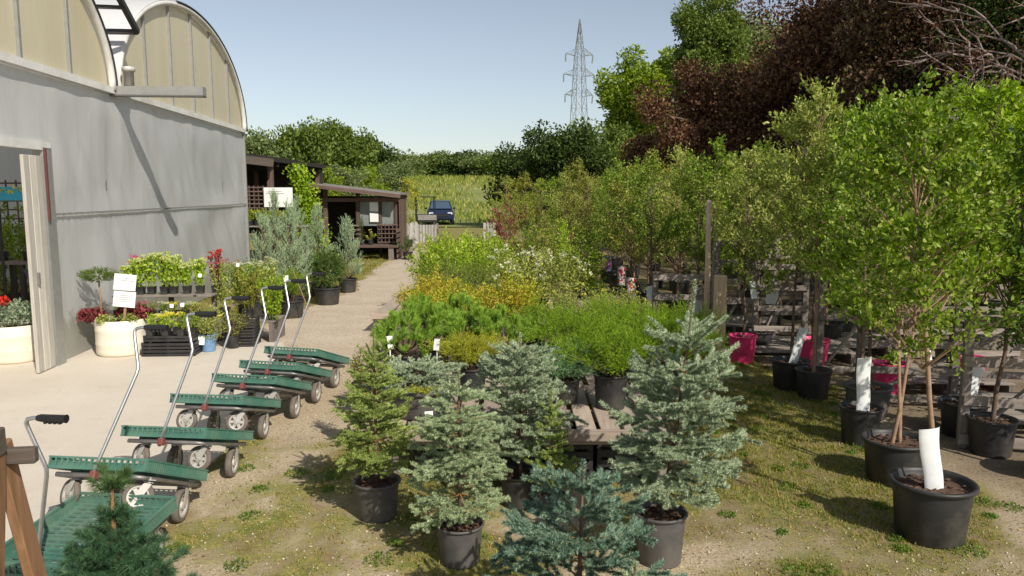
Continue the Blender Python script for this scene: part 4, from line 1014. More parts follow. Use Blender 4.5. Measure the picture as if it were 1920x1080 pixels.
for k, (u, y) in enumerate([(985, 14), (1030, 13.5), (1075, 13), (1110, 14), (1000, 16), (1060, 16)]):
    shrub('leafy bush behind the white hydrangeas, %s' % ('first from the left', 'second from the left', 'third from the left', 'farthest right', 'back row left', 'back row right')[k], ((u-960)/1440*y*1.01, y, 0.05), 1.5, 0.55, ('mid', 'olive', 'bright')[k % 3], 0.045, 2200, 80+k, (0.18, 0.3), nb=36, group='green bushes behind the white hydrangeas')
shrub('russet leaved bush at the far end of the bed', (-0.05, 21, 0), 2.0, 0.6, 'wine', 0.06, 1100, 91, (0.2, 0.3), nb=30)
shrub('reddish bush among the young trees at the back', (1.35, 16.5, 0), 1.3, 0.4, 'wine', 0.05, 800, 92, (0.18, 0.3), nb=26)

# ------------------------------------------------------------------ young trees in pots
M_redwhite = simple('red_white_print', (0.5, 0.05, 0.06), 0.5, var=0.1)
def check_mat(name, c1, c2, sc):
    m, t, b = newmat(name); n = noise_tex(t, sc, 1); n.inputs['Roughness'].default_value = 0.3
    r = ramp(t, n.outputs[0], [(0.46, c1), (0.5, c2)]); r.color_ramp.interpolation = 'CONSTANT'
    t.links.new(r.outputs[0], b.inputs['Base Color']); b.inputs['Roughness'].default_value = 0.5; return m
M_redlabel = check_mat('red_and_white_printed_wrap', (0.45, 0.03, 0.05), (0.75, 0.73, 0.72), 22)
M_bluelabel = check_mat('blue_and_red_printed_wrap', (0.06, 0.16, 0.5), (0.45, 0.08, 0.12), 14)
def sleeve_mb(h, r, z0, lean=(0, 0), flat=1.0):
    """a white folded guard standing round the foot of the stem"""
    m = MB(); n = 9; nz = 7
    for j in range(nz+1):
        z = z0+h*j/nz; sp = 0.94+0.06*j/nz; bend = 0.006*math.sin(j*0.9)
        for i in range(n):
            a = math.pi*(1.04+0.92*i/(n-1)); m.v.append((math.cos(a)*r*sp+lean[0]*j/nz+bend, math.sin(a)*r*0.30*flat+lean[1]*j/nz-0.022, z+(0.02*i/(n-1) if j == nz else 0)))
    for j in range(nz):
        for i in range(n-1): a = j*n+i; m.f.append((a, a+1, a+n+1, a+n))
    return m
def young_tree(label, loc, H, R_, z0, key, leaf, n, seed, pot=(0.2, 0.33), potmat=None, lean=(0, 0), stems=1, guard=None, nb=46, wid=0.5, rz=0.0, bark=None, group=None, name='potted_tree', wrap=None, mat=None, stake=False):
    g = np.random.default_rng(seed+700); t = empty(name, label, 'tree', loc, rz, group)
    pot_mesh(pot[0], pot[1], mat=potmat or M_pot, parent=t); soil(pot[0], pot[1], t)
    lines = []
    for s in range(stems):
        off = (s-(stems-1)/2)*0.12
        P = []
        for k in range(9):
            f = k/8; P.append((off*f*3+lean[0]*f**1.1+0.012*g.normal(), lean[1]*f+0.012*g.normal()+off*f, pot[1]*0.8+(H*0.97-pot[1]*0.8)*f))
        P[0] = (off*0.5, 0, pot[1]*0.8)
        m = MB(); m.tube(P, [0.019*(1-0.8*k/8)/(1+0.2*(stems-1)) for k in range(9)], 8, False); m.build('trunk', bark or M_bark, t, True)
    lines, tw = crown_twigs(g, nb, H, R_, z0, stem_h=H*0.9, lean=lean, up=0.6, sub=5, sublen=0.32)
    seg_tubes(lines, 0.006, 0.002, 4).build('branches', bark or M_bark, t)
    V, F = leaf_on_twigs(tw, n, leaf, wid, 0.022, 0.9, clump=True); fast('foliage', V, F, mat or LM[key], t)
    if guard:
        gl, gh_, gr = guard; sleeve_mb(gh_, gr, pot[1]*0.75, gl).build('tree_guard', M_sleeve, t, True)
    if wrap: 
        m = MB(); m.lathe([(0.075, pot[1]*0.7), (0.085, pot[1]+0.35)], 14); m.build('printed_wrap', wrap, t, True)
    if stake:
        m = MB(); m.tube([(0.05, 0.06, pot[1]*0.6), (lean[0]*0.7, 0.05, H*0.75)], 0.008, 6); m.build('bamboo_stake', M_barklight, t)
    return t
p = at(1742, 1005)
M_leafA = leafmat('serviceberry_leaves', [(0.075, 0.135, 0.018), (0.134, 0.222, 0.027), (0.209, 0.317, 0.034), (0.315, 0.429, 0.067), (0.539, 0.635, 0.211)], 0.4, 0.35)
M_leafB = leafmat('pear_leaves', [(0.063, 0.114, 0.013), (0.112, 0.19, 0.021), (0.176, 0.28, 0.026), (0.275, 0.382, 0.052), (0.426, 0.483, 0.147)], 0.4, 0.35)
young_tree('nearest potted tree at the right, in a large black pot with a broad white guard', p, 2.66, 0.53, 1.30, 'mid', 0.036, 7600, 1, (0.235, 0.36), M_pot, lean=(-0.22, 0.1), guard=((-0.07, -0.02), 0.42, 0.062), nb=60, wid=0.62, mat=M_leafB, bark=M_barklight, stake=True, group=None)
p = at(1675, 900); young_tree('second potted tree at the right, with twin reddish stems leaning right', p, 2.62, 0.53, 1.22, 'mid', 0.034, 7600, 2, (0.225, 0.32), lean=(0.12, 0.1), stems=2, nb=60, mat=M_leafA, bark=M_barklight)
p = at(1611, 830); young_tree('potted tree with a wavy white guard, left of the twin-stemmed tree', p, 2.75, 0.50, 1.15, 'mid', 0.045, 5000, 3, (0.17, 0.32), lean=(-0.05, 0.1), guard=((-0.02, -0.03), 0.50, 0.06), nb=56, mat=M_leafA)
p = at(1625, 780); young_tree('potted tree in a weathered grey-rimmed pot behind the one with the wavy guard', p, 2.9, 0.5, 1.25, 'mid', 0.045, 4200, 4, (0.21, 0.3), M_potgrey, nb=50, mat=M_leafB)
p = at(1480, 728); young_tree('potted tree with a white guard leaning right, left one of a touching pair', p, 2.95, 0.55, 1.25, 'pale', 0.05, 4200, 5, (0.20, 0.32), lean=(0.05, 0), guard=((0.12, 0), 0.42, 0.05), nb=52, wid=0.4)
p = at(1523, 745); young_tree('potted tree with a pale yellowish stem, right one of a touching pair', p, 3.1, 0.5, 1.3, 'pale', 0.05, 4200, 6, (0.18, 0.30), lean=(-0.05, 0), nb=52, wid=0.4, bark=M_barklight)
p = at(1391, 678); young_tree('tree in a bright pink pot beside the tall wooden post', p, 2.6, 0.45, 1.3, 'pale', 0.045, 3200, 7, (0.17, 0.34), M_pink, nb=44)
p = at(1522, 690); young_tree('tree in a pink pot directly behind the pair of black pots', p, 3.0, 0.5, 1.3, 'mid', 0.045, 3600, 8, (0.19, 0.36), M_pink, nb=46)
p = at(1666, 738); young_tree('tree in a pink pot behind the twin-stemmed tree', p, 2.9, 0.55, 1.2, 'mid', 0.05, 3800, 9, (0.17, 0.34), M_pink, nb=46, mat=M_leafB)
p = at(1815, 722); young_tree('tree in a pink pot farther right behind the rack rails', p, 3.0, 0.55, 1.2, 'bright', 0.05, 3800, 10, (0.16, 0.32), M_pink, nb=46)
p = at(1803, 815); young_tree('potted tree with a leaning white guard near the right-hand rack post', p, 2.95, 0.55, 1.3, 'bright', 0.055, 4800, 11, (0.19, 0.30), lean=(0.1, 0), guard=((0.10, 0), 0.44, 0.06), nb=54, wid=0.45)
p = at(1856, 850); young_tree('potted tree in a black pot next to the right-hand rack post', p, 2.7, 0.5, 1.3, 'bright', 0.055, 4200, 12, (0.18, 0.30), lean=(0.15, 0), nb=50, wid=0.4)
young_tree('dark potted tree at the right edge of the photo, cut off by the frame', (4.05, 5.4, 0), 2.75, 0.75, 0.9, 'dark', 0.05, 6500, 13, (0.2, 0.3), nb=66, mat=leafmat('dark_cherry_leaves', [(0.036, 0.072, 0.014), (0.072, 0.132, 0.022), (0.12, 0.203, 0.036), (0.203, 0.298, 0.072)], 0.35, 0.4))
young_tree('tall potted tree behind the right-hand rack', (4.9, 6.6, 0), 2.9, 0.7, 0.9, 'dark', 0.05, 6000, 14, (0.2, 0.3), nb=60)
young_tree('tall bright potted tree in the row behind the pink pots', (5.2, 8.9, 0), 3.4, 0.7, 1.1, 'bright', 0.05, 5500, 15, (0.2, 0.3), nb=60, mat=M_leafB)
# rows of more trees behind
protos = []
for k, (key, leaf, w, bk) in enumerate([('mid', 0.05, 0.5, None), ('pale', 0.048, 0.4, M_barklight), ('bright', 0.05, 0.5, None), ('olive', 0.045, 0.45, None), ('mid', 0.055, 0.6, M_barklight)]):
    protos.append(young_tree('leafy young tree in a black pot in the rows behind the racks', (20+k*2, -30, 0), 2.75, 0.62, 0.95, key, leaf*1.05, 3900, 30+k, (0.2, 0.32), nb=46, wid=w, bark=bk, group='young trees in rows behind the racks'))
first = [True]*len(protos); kk = 0
for row_, y in enumerate((10.2, 11.4, 12.7, 14.0, 15.5, 17.2, 19.0, 21.0, 23.2)):
    ip = 0
    xl = np.interp(y, [10, 12, 16, 20, 23], [3.3, 2.75, 2.35, 1.9, 1.5]); x = xl
    while x < min(9.0, y*0.72+0.6):
        q = kk % len(protos); kk += 1
        o = protos[q] if first[q] else copy_tree(protos[q]); first[q] = False
        o.location = (x+random.uniform(-.18, .18), y+random.uniform(-.25, .25), 0); o.rotation_euler = (0, 0, random.uniform(0, 6.28)); s_ = random.uniform(0.88, 1.08)*(1.0 if y < 14 else 0.97); o.scale = (s_, s_, s_)
        o['label'] = 'young tree behind the racks, %s row, %s from the left' % (ORD[row_], ORD[ip]); ip += 1
        x += 1.0 if y < 13 else 1.15
for k, (u, v, wr) in enumerate([(1165, 560, M_redlabel), (1182, 590, M_redlabel), (1140, 530, M_bluelabel), (1095, 520, M_redlabel), (1270, 545, M_redlabel)]):
    p = at(u, v); young_tree(['young tree with a red and white printed wrap, left one of the pair', 'young tree with a red and white printed wrap, nearer one of the pair', 'young tree with a blue and red printed wrap', 'small tree with a red and white wrap beside the hydrangeas', 'young tree with a red wrap close to the tall pole'][k], p, 2.5, 0.5, 1.0, ('mid', 'olive')[k % 2], 0.045, 2600, 50+k, (0.2, 0.3), nb=40, wrap=wr)
for k, (u, v, hh) in enumerate([(1218, 605, 0.42), (1305, 620, 0.48)]):
    p = at(u, v+10); young_tree(['white-guarded young tree some way left of the wooden post', 'white-guarded young tree just left of the wooden post'][k], p, 2.55, 0.5, 1.15, 'mid', 0.045, 3000, 60+k, (0.19, 0.32), nb=44, guard=((0, 0), hh, 0.06))
for k, (u, y) in enumerate([(950, 24), (985, 22), (1022, 24.5), (1060, 21), (1100, 22.5), (965, 28), (1010, 29)]):
    o = copy_tree(protos[(1, 3, 2)[k % 3]]); o.location = ((u-960)/1440*y, y, 0); o.rotation_euler = (0, 0, k*1.3); s_ = 0.92; o.scale = (s_, s_, s_)
    o['label'] = 'slender young tree at the far end of the beds, %s' % ('leftmost by the pale pallets', 'second from the left', 'third from the left', 'nearest of them', 'rightmost of them', 'back row left', 'back row right')[k]; o['group'] = 'young trees at the far end of the beds'

# ------------------------------------------------------------------ post, pole and pallet racks on the right
t = empty('wooden_post', 'square pale wooden post standing at the right corner of the middle bed', 'post', (at(1350, 705).x, 8.8, 0))
m = MB(); m.box((0, 0, 0.58), (0.125, 0.125, 1.16), bev=0.01); m.build('post', M_post, t)
t = empty('wooden_pole', 'thin round wooden pole rising behind the square post', 'pole', (at(1350, 705).x-0.10, 9.0, 0))
m = MB(); m.tube([(0, 0, 0), (0.0, 0, 1.1), (-0.01, 0, 2.02)], [0.038, 0.034, 0.028], 9); m.build('pole', M_pole, t, True)

def pallet_panel(label, loc, rz, w, h, nr, rail=0.08, posts=2, diag=True, thick=0.04, z0=0.08, group=None):
    """upright pallet or gate used as a rack: posts, rails, brace"""
    t = empty('pallet_rack', label, 'rack', loc, rz, group)
    for k in range(posts):
        x = -w/2+w*k/(posts-1); m = MB(); m.box((x, 0, h/2), (0.07, 0.07, h), bev=0.004); m.build('rack_post', M_rackZ, t)
    for k in range(nr):
        z = z0+(h-0.08-z0)*k/(nr-1); m = MB(); m.box((random.uniform(-.01, .01), -0.05, z), (w+0.06, 0.022, rail), Matrix.Rotation(random.uniform(-.008, .008), 3, 'Y'), bev=0.003); m.build('rail', M_rack, t)
    if diag:
        m = MB(); m.bar((-w*0.42, 0.045, 0.1), (w*0.35, 0.045, h*0.85), 0.022, 0.07, (0, 1, 0)); m.build('brace', M_rack, t)
    return t
def low_pallet(label, x, y, w, d, z=0.13, n=8, rz=0.0, group=None):
    t = empty('pallet', label, 'pallet', (x, y, 0), rz, group)
    me = None
    for k in range(n):
        if me is None:
            m = MB(); m.box((0, 0, 0), (w, d/n*0.72, 0.02), bev=0.003); o = m.build('slat', M_rack, t); me = o.data
        else: o = link(bpy.data.objects.new('slat', me), t)
        o.location = (random.uniform(-.01, .01), -d/2+d/n*(k+0.5), z)
    for sx in (-w/2+0.04, 0, w/2-0.04):
        m = MB(); m.box((sx, 0, z/2-0.006), (0.05, d, z-0.014)); m.build('stringer', M_rackZ, t)
    return t
p = at(1452, 660); pallet_panel('dark grey slatted rack standing right of the pink pot', (p.x, 9.9, 0), R(-8), 0.62, 1.5, 6, 0.07)
pallet_panel('pale weathered rack with sunlit rails left of the dark grey rack', (at(1385, 640).x, 10.6, 0), R(4), 0.85, 1.5, 6, 0.085)
pallet_panel('pale rack behind the dark grey rack', (4.3, 11.2, 0), R(-4), 1.2, 1.55, 6, 0.08)
pallet_panel('dark rack with a diagonal brace behind the black potted pair', (4.05, 8.7, 0), R(-12), 0.95, 1.35, 3, 0.06)
pallet_panel('long grey railing rack behind the twin-stemmed tree', (4.35, 7.4, 0), R(-10), 1.75, 0.98, 4, 0.07, 3)
pallet_panel('sunlit rack at the right edge of the photo', (4.25, 6.05, 0), R(-16), 1.05, 1.15, 4, 0.085, 2)
pallet_panel('tall rack behind the pink pots at the far right', (5.6, 9.6, 0), R(0), 1.6, 1.3, 5, 0.07, 3)
pallet_panel('low dark rack left of the wooden post', ((1290-960)/1440*10.8, 10.8, 0), R(3), 0.9, 1.0, 4, 0.08)
for k, (x, y, w, d) in enumerate([(3.65, 9.9, 1.3, 1.1), (4.6, 8.3, 1.3, 1.0), (5.0, 6.9, 1.5, 1.1), (3.35, 11.8, 1.3, 1.1), (4.9, 10.2, 1.2, 1.1), (4.55, 5.2, 1.1, 1.0)]):
    low_pallet(['low pallet on the ground in front of the dark grey rack', 'low pallet under the trees behind the pair of black pots', 'low pallet behind the grey railing rack', 'low pallet behind the wooden post', 'low pallet under the far pink pots', 'low pallet at the right edge of the photo'][k], x, y, w, d, 0.13, 8, R(-5))
# yellow and white tags hanging among the right-hand trees
plant_tag('', 'small yellow plant tag hanging on the twin-stemmed tree', aty(1742, 650, 6.9), 0.05, 0.13, simple('yellow_card', (0.75, 0.6, 0.05), 0.5), 0, 0.02)
plant_tag('', 'white tag hanging by the yellow one', aty(1742, 665, 6.88), 0.05, 0.09, M_paper, 0.2, -0.05)
plant_tag('', 'grey-white tag hanging on the pale rack', aty(1412, 560, 9.6), 0.09, 0.22, M_sleeve, 0.3, 0.0)
plant_tag('', 'large pale tag hanging behind the dark grey rack', aty(1447, 570, 10.3), 0.16, 0.35, M_sleeve, -0.2, 0.0)

# ------------------------------------------------------------------ plants in front of the greenhouse
def barrel(label, loc, r, h):
    t = empty('barrel_planter', label, 'planter', loc)
    m = MB(); m.lathe([(0, 0.003), (r*0.93, 0.003), (r*0.985, 0.02), (r, 0.06), (r, h*0.3), (r*1.012, h*0.33), (r, h*0.36), (r, h*0.68), (r*1.012, h*0.71), (r, h*0.74), (r*0.985, h-0.008), (r*0.97, h), (r*0.94, h-0.004), (r*0.94, h*0.8), (0, h*0.8)], 40, wob=0.012)
    m.build('barrel', M_barrel, t, True); soil(r, h, t, h*0.88); return t
def folded(n, c, rad, flat=1.0):
    P = rng.normal(size=(n, 3)); P = unit(P)*(rng.random((n, 1))**0.33)*rad; P[:, 2] = P[:, 2]*flat; return P+np.array(c)
bp = at(213, 672); bl = (bp.x, bp.y+0.25, 0.02)
t = barrel('cream half-barrel planter with a small standard tree and purple foliage beside the greenhouse wall', bl, 0.31, 0.46)
m = MB(); m.tube([(-0.26, 0.0, 0.40), (-0.25, 0, 0.7), (-0.26, 0, 0.98)], [0.016, 0.013, 0.012], 8); m.build('standard_stem', M_barklight, t, True)
P = folded(260, (-0.26, 0, 1.03), 0.235, 0.42); A = P*0.75+np.array([-0.26, 0, 1.0])*0.25; V, F = needles(A, P+(P-np.array([-0.26, 0, 0.98]))*0.12, 34, 0.022, 0.002, 0.8, 1.0); fast('standard_crown', V, F, leafmat('standard_pine_needles', [(0.06, 0.10, 0.015), (0.11, 0.17, 0.03), (0.19, 0.25, 0.05)], 0.15, 0.5), t)
P = folded(520, (-0.36, -0.02, 0.50), 0.16, 0.45); V, F = leaves(P, rng.normal(size=P.shape)+np.array([0, -0.2, 0.4]), 0.05, 0.8); fast('purple_foliage', V, F, LM['wine'], t)
P = np.concatenate([folded(480, (0.1, 0.05, 0.53), 0.17, 0.5), folded(420, (0.24, 0.02, 0.53), 0.14, 0.55)]); V, F = leaves(P, rng.normal(size=P.shape)+np.array([0, -0.2, 0.4]), 0.05, 0.8); fast('purple_foliage', V, F, LM['wine'], t)
P = np.concatenate([folded(300, (-0.1, -0.18, 0.46), 0.13, 0.5), folded(260, (0.18, -0.15, 0.48), 0.11, 0.6)]); V, F = leaves(P, rng.normal(size=P.shape)+np.array([0, -0.2, 0.4]), 0.035, 0.6); fast('trailing_green_foliage', V, F, LM['pale'], t)
# sign on a stake
sp = Vector((bl[0]+0.16, bl[1]-0.2, 0.02))
t = empty('plant_sign', 'white two-part price sign tilted on a stake in the cream barrel', 'sign', sp, R(5))
rt = Matrix.Rotation(R(6), 3, 'Y') @ Matrix.Rotation(R(-6), 3, 'X')
m = MB(); m.box((0, 0.012, 0.62), (0.03, 0.012, 0.5), rt); m.build('stake', M_barklight, t)
for k, z in enumerate((0.74, 0.955)):
    m = MB(); m.box((0.02*k, 0, z), (0.27, 0.004, 0.205), rt); c = m.build('sign_card', M_paper, t)
    rows = ((0.05, 0.10, 0.05), (0.02, 0.14, 0.16)) if k == 1 else ((0.045, 0.06, 0.13), (0.02, 0.0, 0.19), (-0.005, 0.0, 0.2), (-0.03, -0.01, 0.17))
    for (dz, dx, wd) in rows:
        m = MB(); m.box(Vector((0.02*k-0.0, 0, z))+rt @ Vector((dx*0.2, -0.0035, dz)), (wd, 0.001, 0.009), rt); m.build('print_line', M_ink, c)
bp = at(8, 686); bl2 = (bp.x-0.02, bp.y+0.28, 0.02)
t = barrel('cream half-barrel planter with silvery foliage just inside the greenhouse doorway', bl2, 0.33, 0.46)
P = folded(900, (0.0, 0.0, 0.58), 0.30, 0.55); V, F = leaves(P, rng.normal(size=P.shape)+np.array([0, 0, 0.8]), 0.05, 0.35); fast('silver_foliage', V, F, LM['grey'], t)
P = folded(8, (-0.05, -0.12, 0.76), 0.10, 0.5); V, F = flowers(P, 0.04, 9); fast('red_flowers', V, F, M_petal_red, t)['kind'] = 'stuff'

def crate(label, loc, w, d, h, rz=0, nslat=4, mat=None, group=None, name='crate'):
    t = empty(name, label, 'crate', loc, rz, group); mt = mat or M_crate
    sh = h/(nslat)
    for k in range(nslat):
        z = sh*(k+0.5)
        for (c, dm) in (((0, -d/2, z), (w, 0.012, sh*0.7)), ((0, d/2, z), (w, 0.012, sh*0.7)), ((-w/2+.006, 0, z), (0.012, d-0.016, sh*0.7)), ((w/2-.006, 0, z), (0.012, d-0.016, sh*0.7))):
            m = MB(); m.box(c, dm); m.build('slat', mt, t)
    for sx in (-1, 0, 1):
        for sy in (-1, 1): m = MB(); m.box((sx*(w/2-0.012), sy*(d/2-0.012), h/2), (0.03, 0.02, h)); m.build('upright', mt, t)
    m = MB(); m.box((0, 0, 0.012), (w-0.03, d-0.03, 0.012)); m.build('base', mt, t)
    return t
def sedum(label, loc, H, Rb, fl_mat, seed, n=220, pot=(0.055, 0.09), key='lime', stems=9, heads=True, hs=0.02, group=None, name='potted_perennial', leaf=0.032, potmat=None, square=True):
    g = np.random.default_rng(seed+900); t = empty(name, label, 'perennial', loc, 0, group)
    m = MB(); r, h = pot; m.lathe([(0, 0.002), (r*0.95, 0.002), (r*1.15, h*0.96), (r*1.22, h*0.97), (r*1.22, h), (r*1.1, h), (r*1.05, h*0.8), (0, h*0.8)], 4 if square else 16); m.v = [tuple(Matrix.Rotation(R(45), 3, 'Z') @ Vector(v)) for v in m.v]; m.build('pot', potmat or M_pot, t)
    lines = []; tips = []
    for k in range(stems):
        a = g.random()*6.283; q = Rb*math.sqrt(g.random()); tp = np.array([math.cos(a)*q, math.sin(a)*q, h+(H-h)*(0.8+0.25*g.random())]); b = np.array([math.cos(a)*q*0.4, math.sin(a)*q*0.4, h*0.8]); lines.append([b, b*0.45+tp*0.55, tp]); tips.append(tp)
    seg_tubes(lines, 0.003, 0.002, 4).build('stems', LM[key] if key in LM else M_bark, t)
    tw = [(l[0]*0.7+l[1]*0.3, l[2]*0.95+l[1]*0.05) for l in lines]
    V, F = leaf_on_twigs(tw, n, leaf, 0.55, 0.012, 1.1); fast('foliage', V, F, LM[key], t)
    if heads:
        P = np.array(tips); Q = np.repeat(P, 26, 0)+np.concatenate([rng.normal(size=(len(P)*26, 2))*0.022, rng.normal(size=(len(P)*26, 1))*0.006], 1)
        V, F = leaves(Q, rng.normal(size=Q.shape)+np.array([0, 0, 1.2]), hs, 0.8); o = fast('flower_heads', V, F, fl_mat, t); o['kind'] = 'stuff'
    return t
for k, (x, y, w) in enumerate([(0.95, 5.72, 0.62), (0.28, 5.68, 0.62), (-0.42, 5.70, 0.62)]):  # crates put in to darken the open space beneath the near table
    crate(['black crate stored under the right end of the near pallet table', 'black crate stored under the middle of the near pallet table', 'black crate stored under the left half of the near pallet table'][k], (x, y, 0.0), w, 0.5, 0.31, R(2*k-2), 4)
# ground crates with small yellow and white perennials
cp_ = at(313, 672); cz = 0.02
crate('upper black slatted crate under the yellow perennials beside the cream barrel', (cp_.x, cp_.y+0.22, cz+0.185), 0.62, 0.36, 0.085, R(3), 2)
crate('lower black slatted crate on the concrete beside the cream barrel', (cp_.x, cp_.y+0.22, cz), 0.66, 0.40, 0.18, R(3), 4)
for k in range(6):
    x = cp_.x-0.24+0.1*k; y = cp_.y+0.10+0.12*(k % 2)
    sedum(['small yellow-green perennial, leftmost on the black crate', 'small perennial in bud, second on the black crate', 'yellow flowering perennial, third on the black crate', 'yellow flowering perennial in the middle of the black crate', 'small perennial with a white tag on the black crate', 'dark green perennial, rightmost on the black crate'][k], (x, y, cz+0.255), 0.28, 0.075, M_petal_y if k in (2, 3) else M_petal_lime, k, 180, key='lime' if k < 4 else 'mid', stems=7, heads=k in (1, 2, 3), leaf=0.03)
# tiered display shelves with trays of perennials
sx, sy = at(345, 640).x-0.15, 10.55
shelf = empty('display_shelf', 'weathered wooden tiered shelf against the greenhouse wall holding trays of perennials', 'shelf', (sx, sy, 0), R(2))
for (z, yy, w, d) in ((0.42, -0.22, 1.25, 0.32), (0.70, 0.10, 1.35, 0.34)):
    for q in range(3):
        m = MB(); m.box((0, yy-d/2+d/3*(q+0.5), z-0.012), (w, d/3*0.86, 0.024), bev=0.003); m.build('shelf_board', M_rack, shelf)
for x_ in (-0.6, 0.0, 0.6):
    for (yy, z) in ((-0.34, 0.40), (0.26, 0.68)):
        m = MB(); m.box((x_, yy, z/2), (0.06, 0.05, z)); m.build('shelf_leg', M_rackZ, shelf)
    m = MB(); m.box((x_, -0.04, 0.385), (0.045, 0.6, 0.04)); m.build('bearer', M_rackZ, shelf)
for k in range(7):
    x = sx-0.50+0.155*k
    sedum('green stonecrop with flat lime flower heads on the top shelf, number %s from the left' % ('one', 'two', 'three', 'four', 'five', 'six', 'seven')[k], (x+random.uniform(-.03, .03), sy+0.1+random.uniform(-.05, .05), 0.70), 0.44+random.uniform(-.06, .12), 0.12, M_petal_lime, 20+k, 330, (0.06, 0.11), 'lime', 12, True, 0.02, 'lime-headed stonecrops on the top shelf', leaf=0.048)
for k in range(3): sedum(['wine-red stonecrop behind the lime ones at the left of the top shelf', 'wine-red stonecrop behind the lime ones in the middle of the top shelf', 'dark red-leaved perennial at the right end of the top shelf'][k], (sx-0.48+0.42*k+(0.28 if k == 2 else 0), sy+0.24, 0.70), 0.50+(0.1 if k == 2 else 0), 0.09, M_petal_p if k < 2 else M_petal_red, 30+k, 240, (0.06, 0.11), 'wine', 8, True, 0.02, leaf=0.04)
for k in range(8):
    sedum(['trailing russet sedum at the left end of the lower shelf', 'pink-flowered sedum on the lower shelf', 'pink-flowered sedum second from it on the lower shelf', 'low russet sedum in the middle of the lower shelf', 'low green sedum with white tags on the lower shelf', 'low yellow sedum right of the middle of the lower shelf', 'small green perennial near the right of the lower shelf', 'small perennial at the right end of the lower shelf'][k], (sx-0.52+0.15*k, sy-0.22, 0.42), 0.20, 0.075, (M_petal_p, M_petal_p, M_petal_p, M_petal_red, M_petal_w, M_petal_y, M_petal_w, M_petal_lime)[k], 40+k, 150, (0.06, 0.10), 'olive' if k % 2 else 'mid', 7, k not in (3,), 0.012, leaf=0.022)
for k in range(5):
    sedum(['tall leafy perennial with pink and white flowers right of the shelf', 'tall perennial with small white flowers right of the shelf', 'olive green perennial right of the shelf', 'tall green perennial closest to the upright junipers', 'bushy light green perennial behind the blue pot'][k], (sx+0.75+0.17*k, sy+0.25+0.25*(k % 2), 0.36 if k < 4 else 0.2), 0.78-0.06*(k % 3), 0.20, (M_petal_p, M_petal_w, M_petal_p, M_petal_w, M_petal_lime)[k], 60+k, 900, (0.07, 0.13), ('pale', 'bright', 'olive', 'pale', 'bright')[k], 15, k in (0, 1, 3), 0.013, leaf=0.04)
low_pallet('upturned grey pallet under the tall perennials right of the shelf', sx+1.05, sy+0.4, 0.85, 0.6, 0.30, 5)
for k in range(3): crate(['bottom black tray in the leaning stack beside the upright junipers', 'middle black tray in the leaning stack beside the upright junipers', 'top black tray in the leaning stack beside the upright junipers'][k], (sx+1.10, sy-0.10, 0.02+0.125*k), 0.42, 0.34, 0.12, R(4+2*k), 3)
# blue pot
p = at(384, 665); shrub('yellow-green shrub in a blue pot with a white tag on the concrete', (p.x, p.y+0.14, 0.02), 0.56, 0.27, 'pale', 0.025, 1700, 101, (0.105, 0.23), potmat=M_bluepot, nb=30, fl=(M_petal_y, 5, 0.02))
plant_tag('', 'white tag hanging on the blue pot', (p.x-0.04, p.y+0.01, 0.13), 0.08, 0.11, M_paper, 0.1, 0.0)
shrub('small green shrub on the concrete right of the blue pot', (p.x+0.25, p.y+0.35, 0.02), 0.50, 0.20, 'olive', 0.022, 1000, 102, (0.09, 0.18))
for k, (u, v, y) in enumerate([(446, 500, 10.6), (375, 520, 10.2), (342, 575, 9.9), (322, 577, 9.9)]): plant_tag('', ['round white tag near the greenhouse corner', 'white tag on the right of the display shelf', 'white tag above the yellow perennials', 'small white tag behind the yellow perennials'][k], aty(u, v, y), 0.045, 0.05, M_paper, 0.1*k, 0.0)

# conifers along the greenhouse
def upright_juniper(label, loc, H, Rb, seed, group=None):
    g = np.random.default_rng(seed); t = empty('potted_juniper', label, 'juniper', loc, 0, group)
    pot_mesh(0.2, 0.3, parent=t); soil(0.2, 0.3, t); lines = []; A = []; B = []
    for k in range(84):
        a = g.random()*6.283; f = g.random(); zt = 0.42+(H-0.42)*f; R1 = Rb*(1-f**1.6)*0.95+0.05
        q = (0.55+0.45*g.random())*R1; zb = max(0.28, zt-0.25-0.5*q)
        p0 = np.array([0, 0, zb]); p3 = np.array([math.cos(a)*q, math.sin(a)*q, zt]); p1 = p0*0.5+p3*0.5+np.array([math.cos(a), math.sin(a), 0])*q*0.2
        P = [(1-s)**2*p0+2*s*(1-s)*p1+s*s*p3 for s in np.linspace(0, 1, 6)]; lines.append(P)
        for s in range(2, 5):
            A.append(P[s]); B.append(P[s+1])
            for r_ in range(4):
                d = unit(P[s+1]-P[s])+g.normal(size=3)*0.4+np.array([0, 0, 0.5]); d /= np.linalg.norm(d); b = P[s]; A.append(b); B.append(b+d*0.12*(0.6+g.random()*0.8))
    seg_tubes(lines, 0.006, 0.002, 3).build('branches', M_bark, t)
    V, F = needles(np.array(A), np.array(B), 20, 0.022, 0.0035, 1.3, 0.6, 0.1); fast('foliage', V, F, M_jun_silver, t); return t
for k, (u, v, H, Rb) in enumerate([(498, 590, 1.75, 0.42), (548, 588, 1.95, 0.45), (600, 556, 1.85, 0.45), (652, 548, 1.60, 0.42), (562, 548, 2.0, 0.4), (520, 560, 2.1, 0.4)]):
    p = at(u, v); upright_juniper(['silvery upright juniper nearest the greenhouse corner', 'silvery upright juniper in the middle of the clump, above the near black pots', 'silvery upright juniper behind the dark rounded yew', 'silvery upright juniper at the right end of the clump by the drive', 'tall silvery juniper at the back of the clump', 'tall silvery juniper at the back left of the clump'][k], p, H, Rb, 70+k)
p = at(480, 597); juniper('loose green weeping conifer in a black pot by the greenhouse corner', (p.x, p.y+.1, 0), 1.0, 0.35, None, 31, (0.19, 0.30), 44, mat=M_jun_gold if False else M_jun_bright, rise=0.6, per=60)
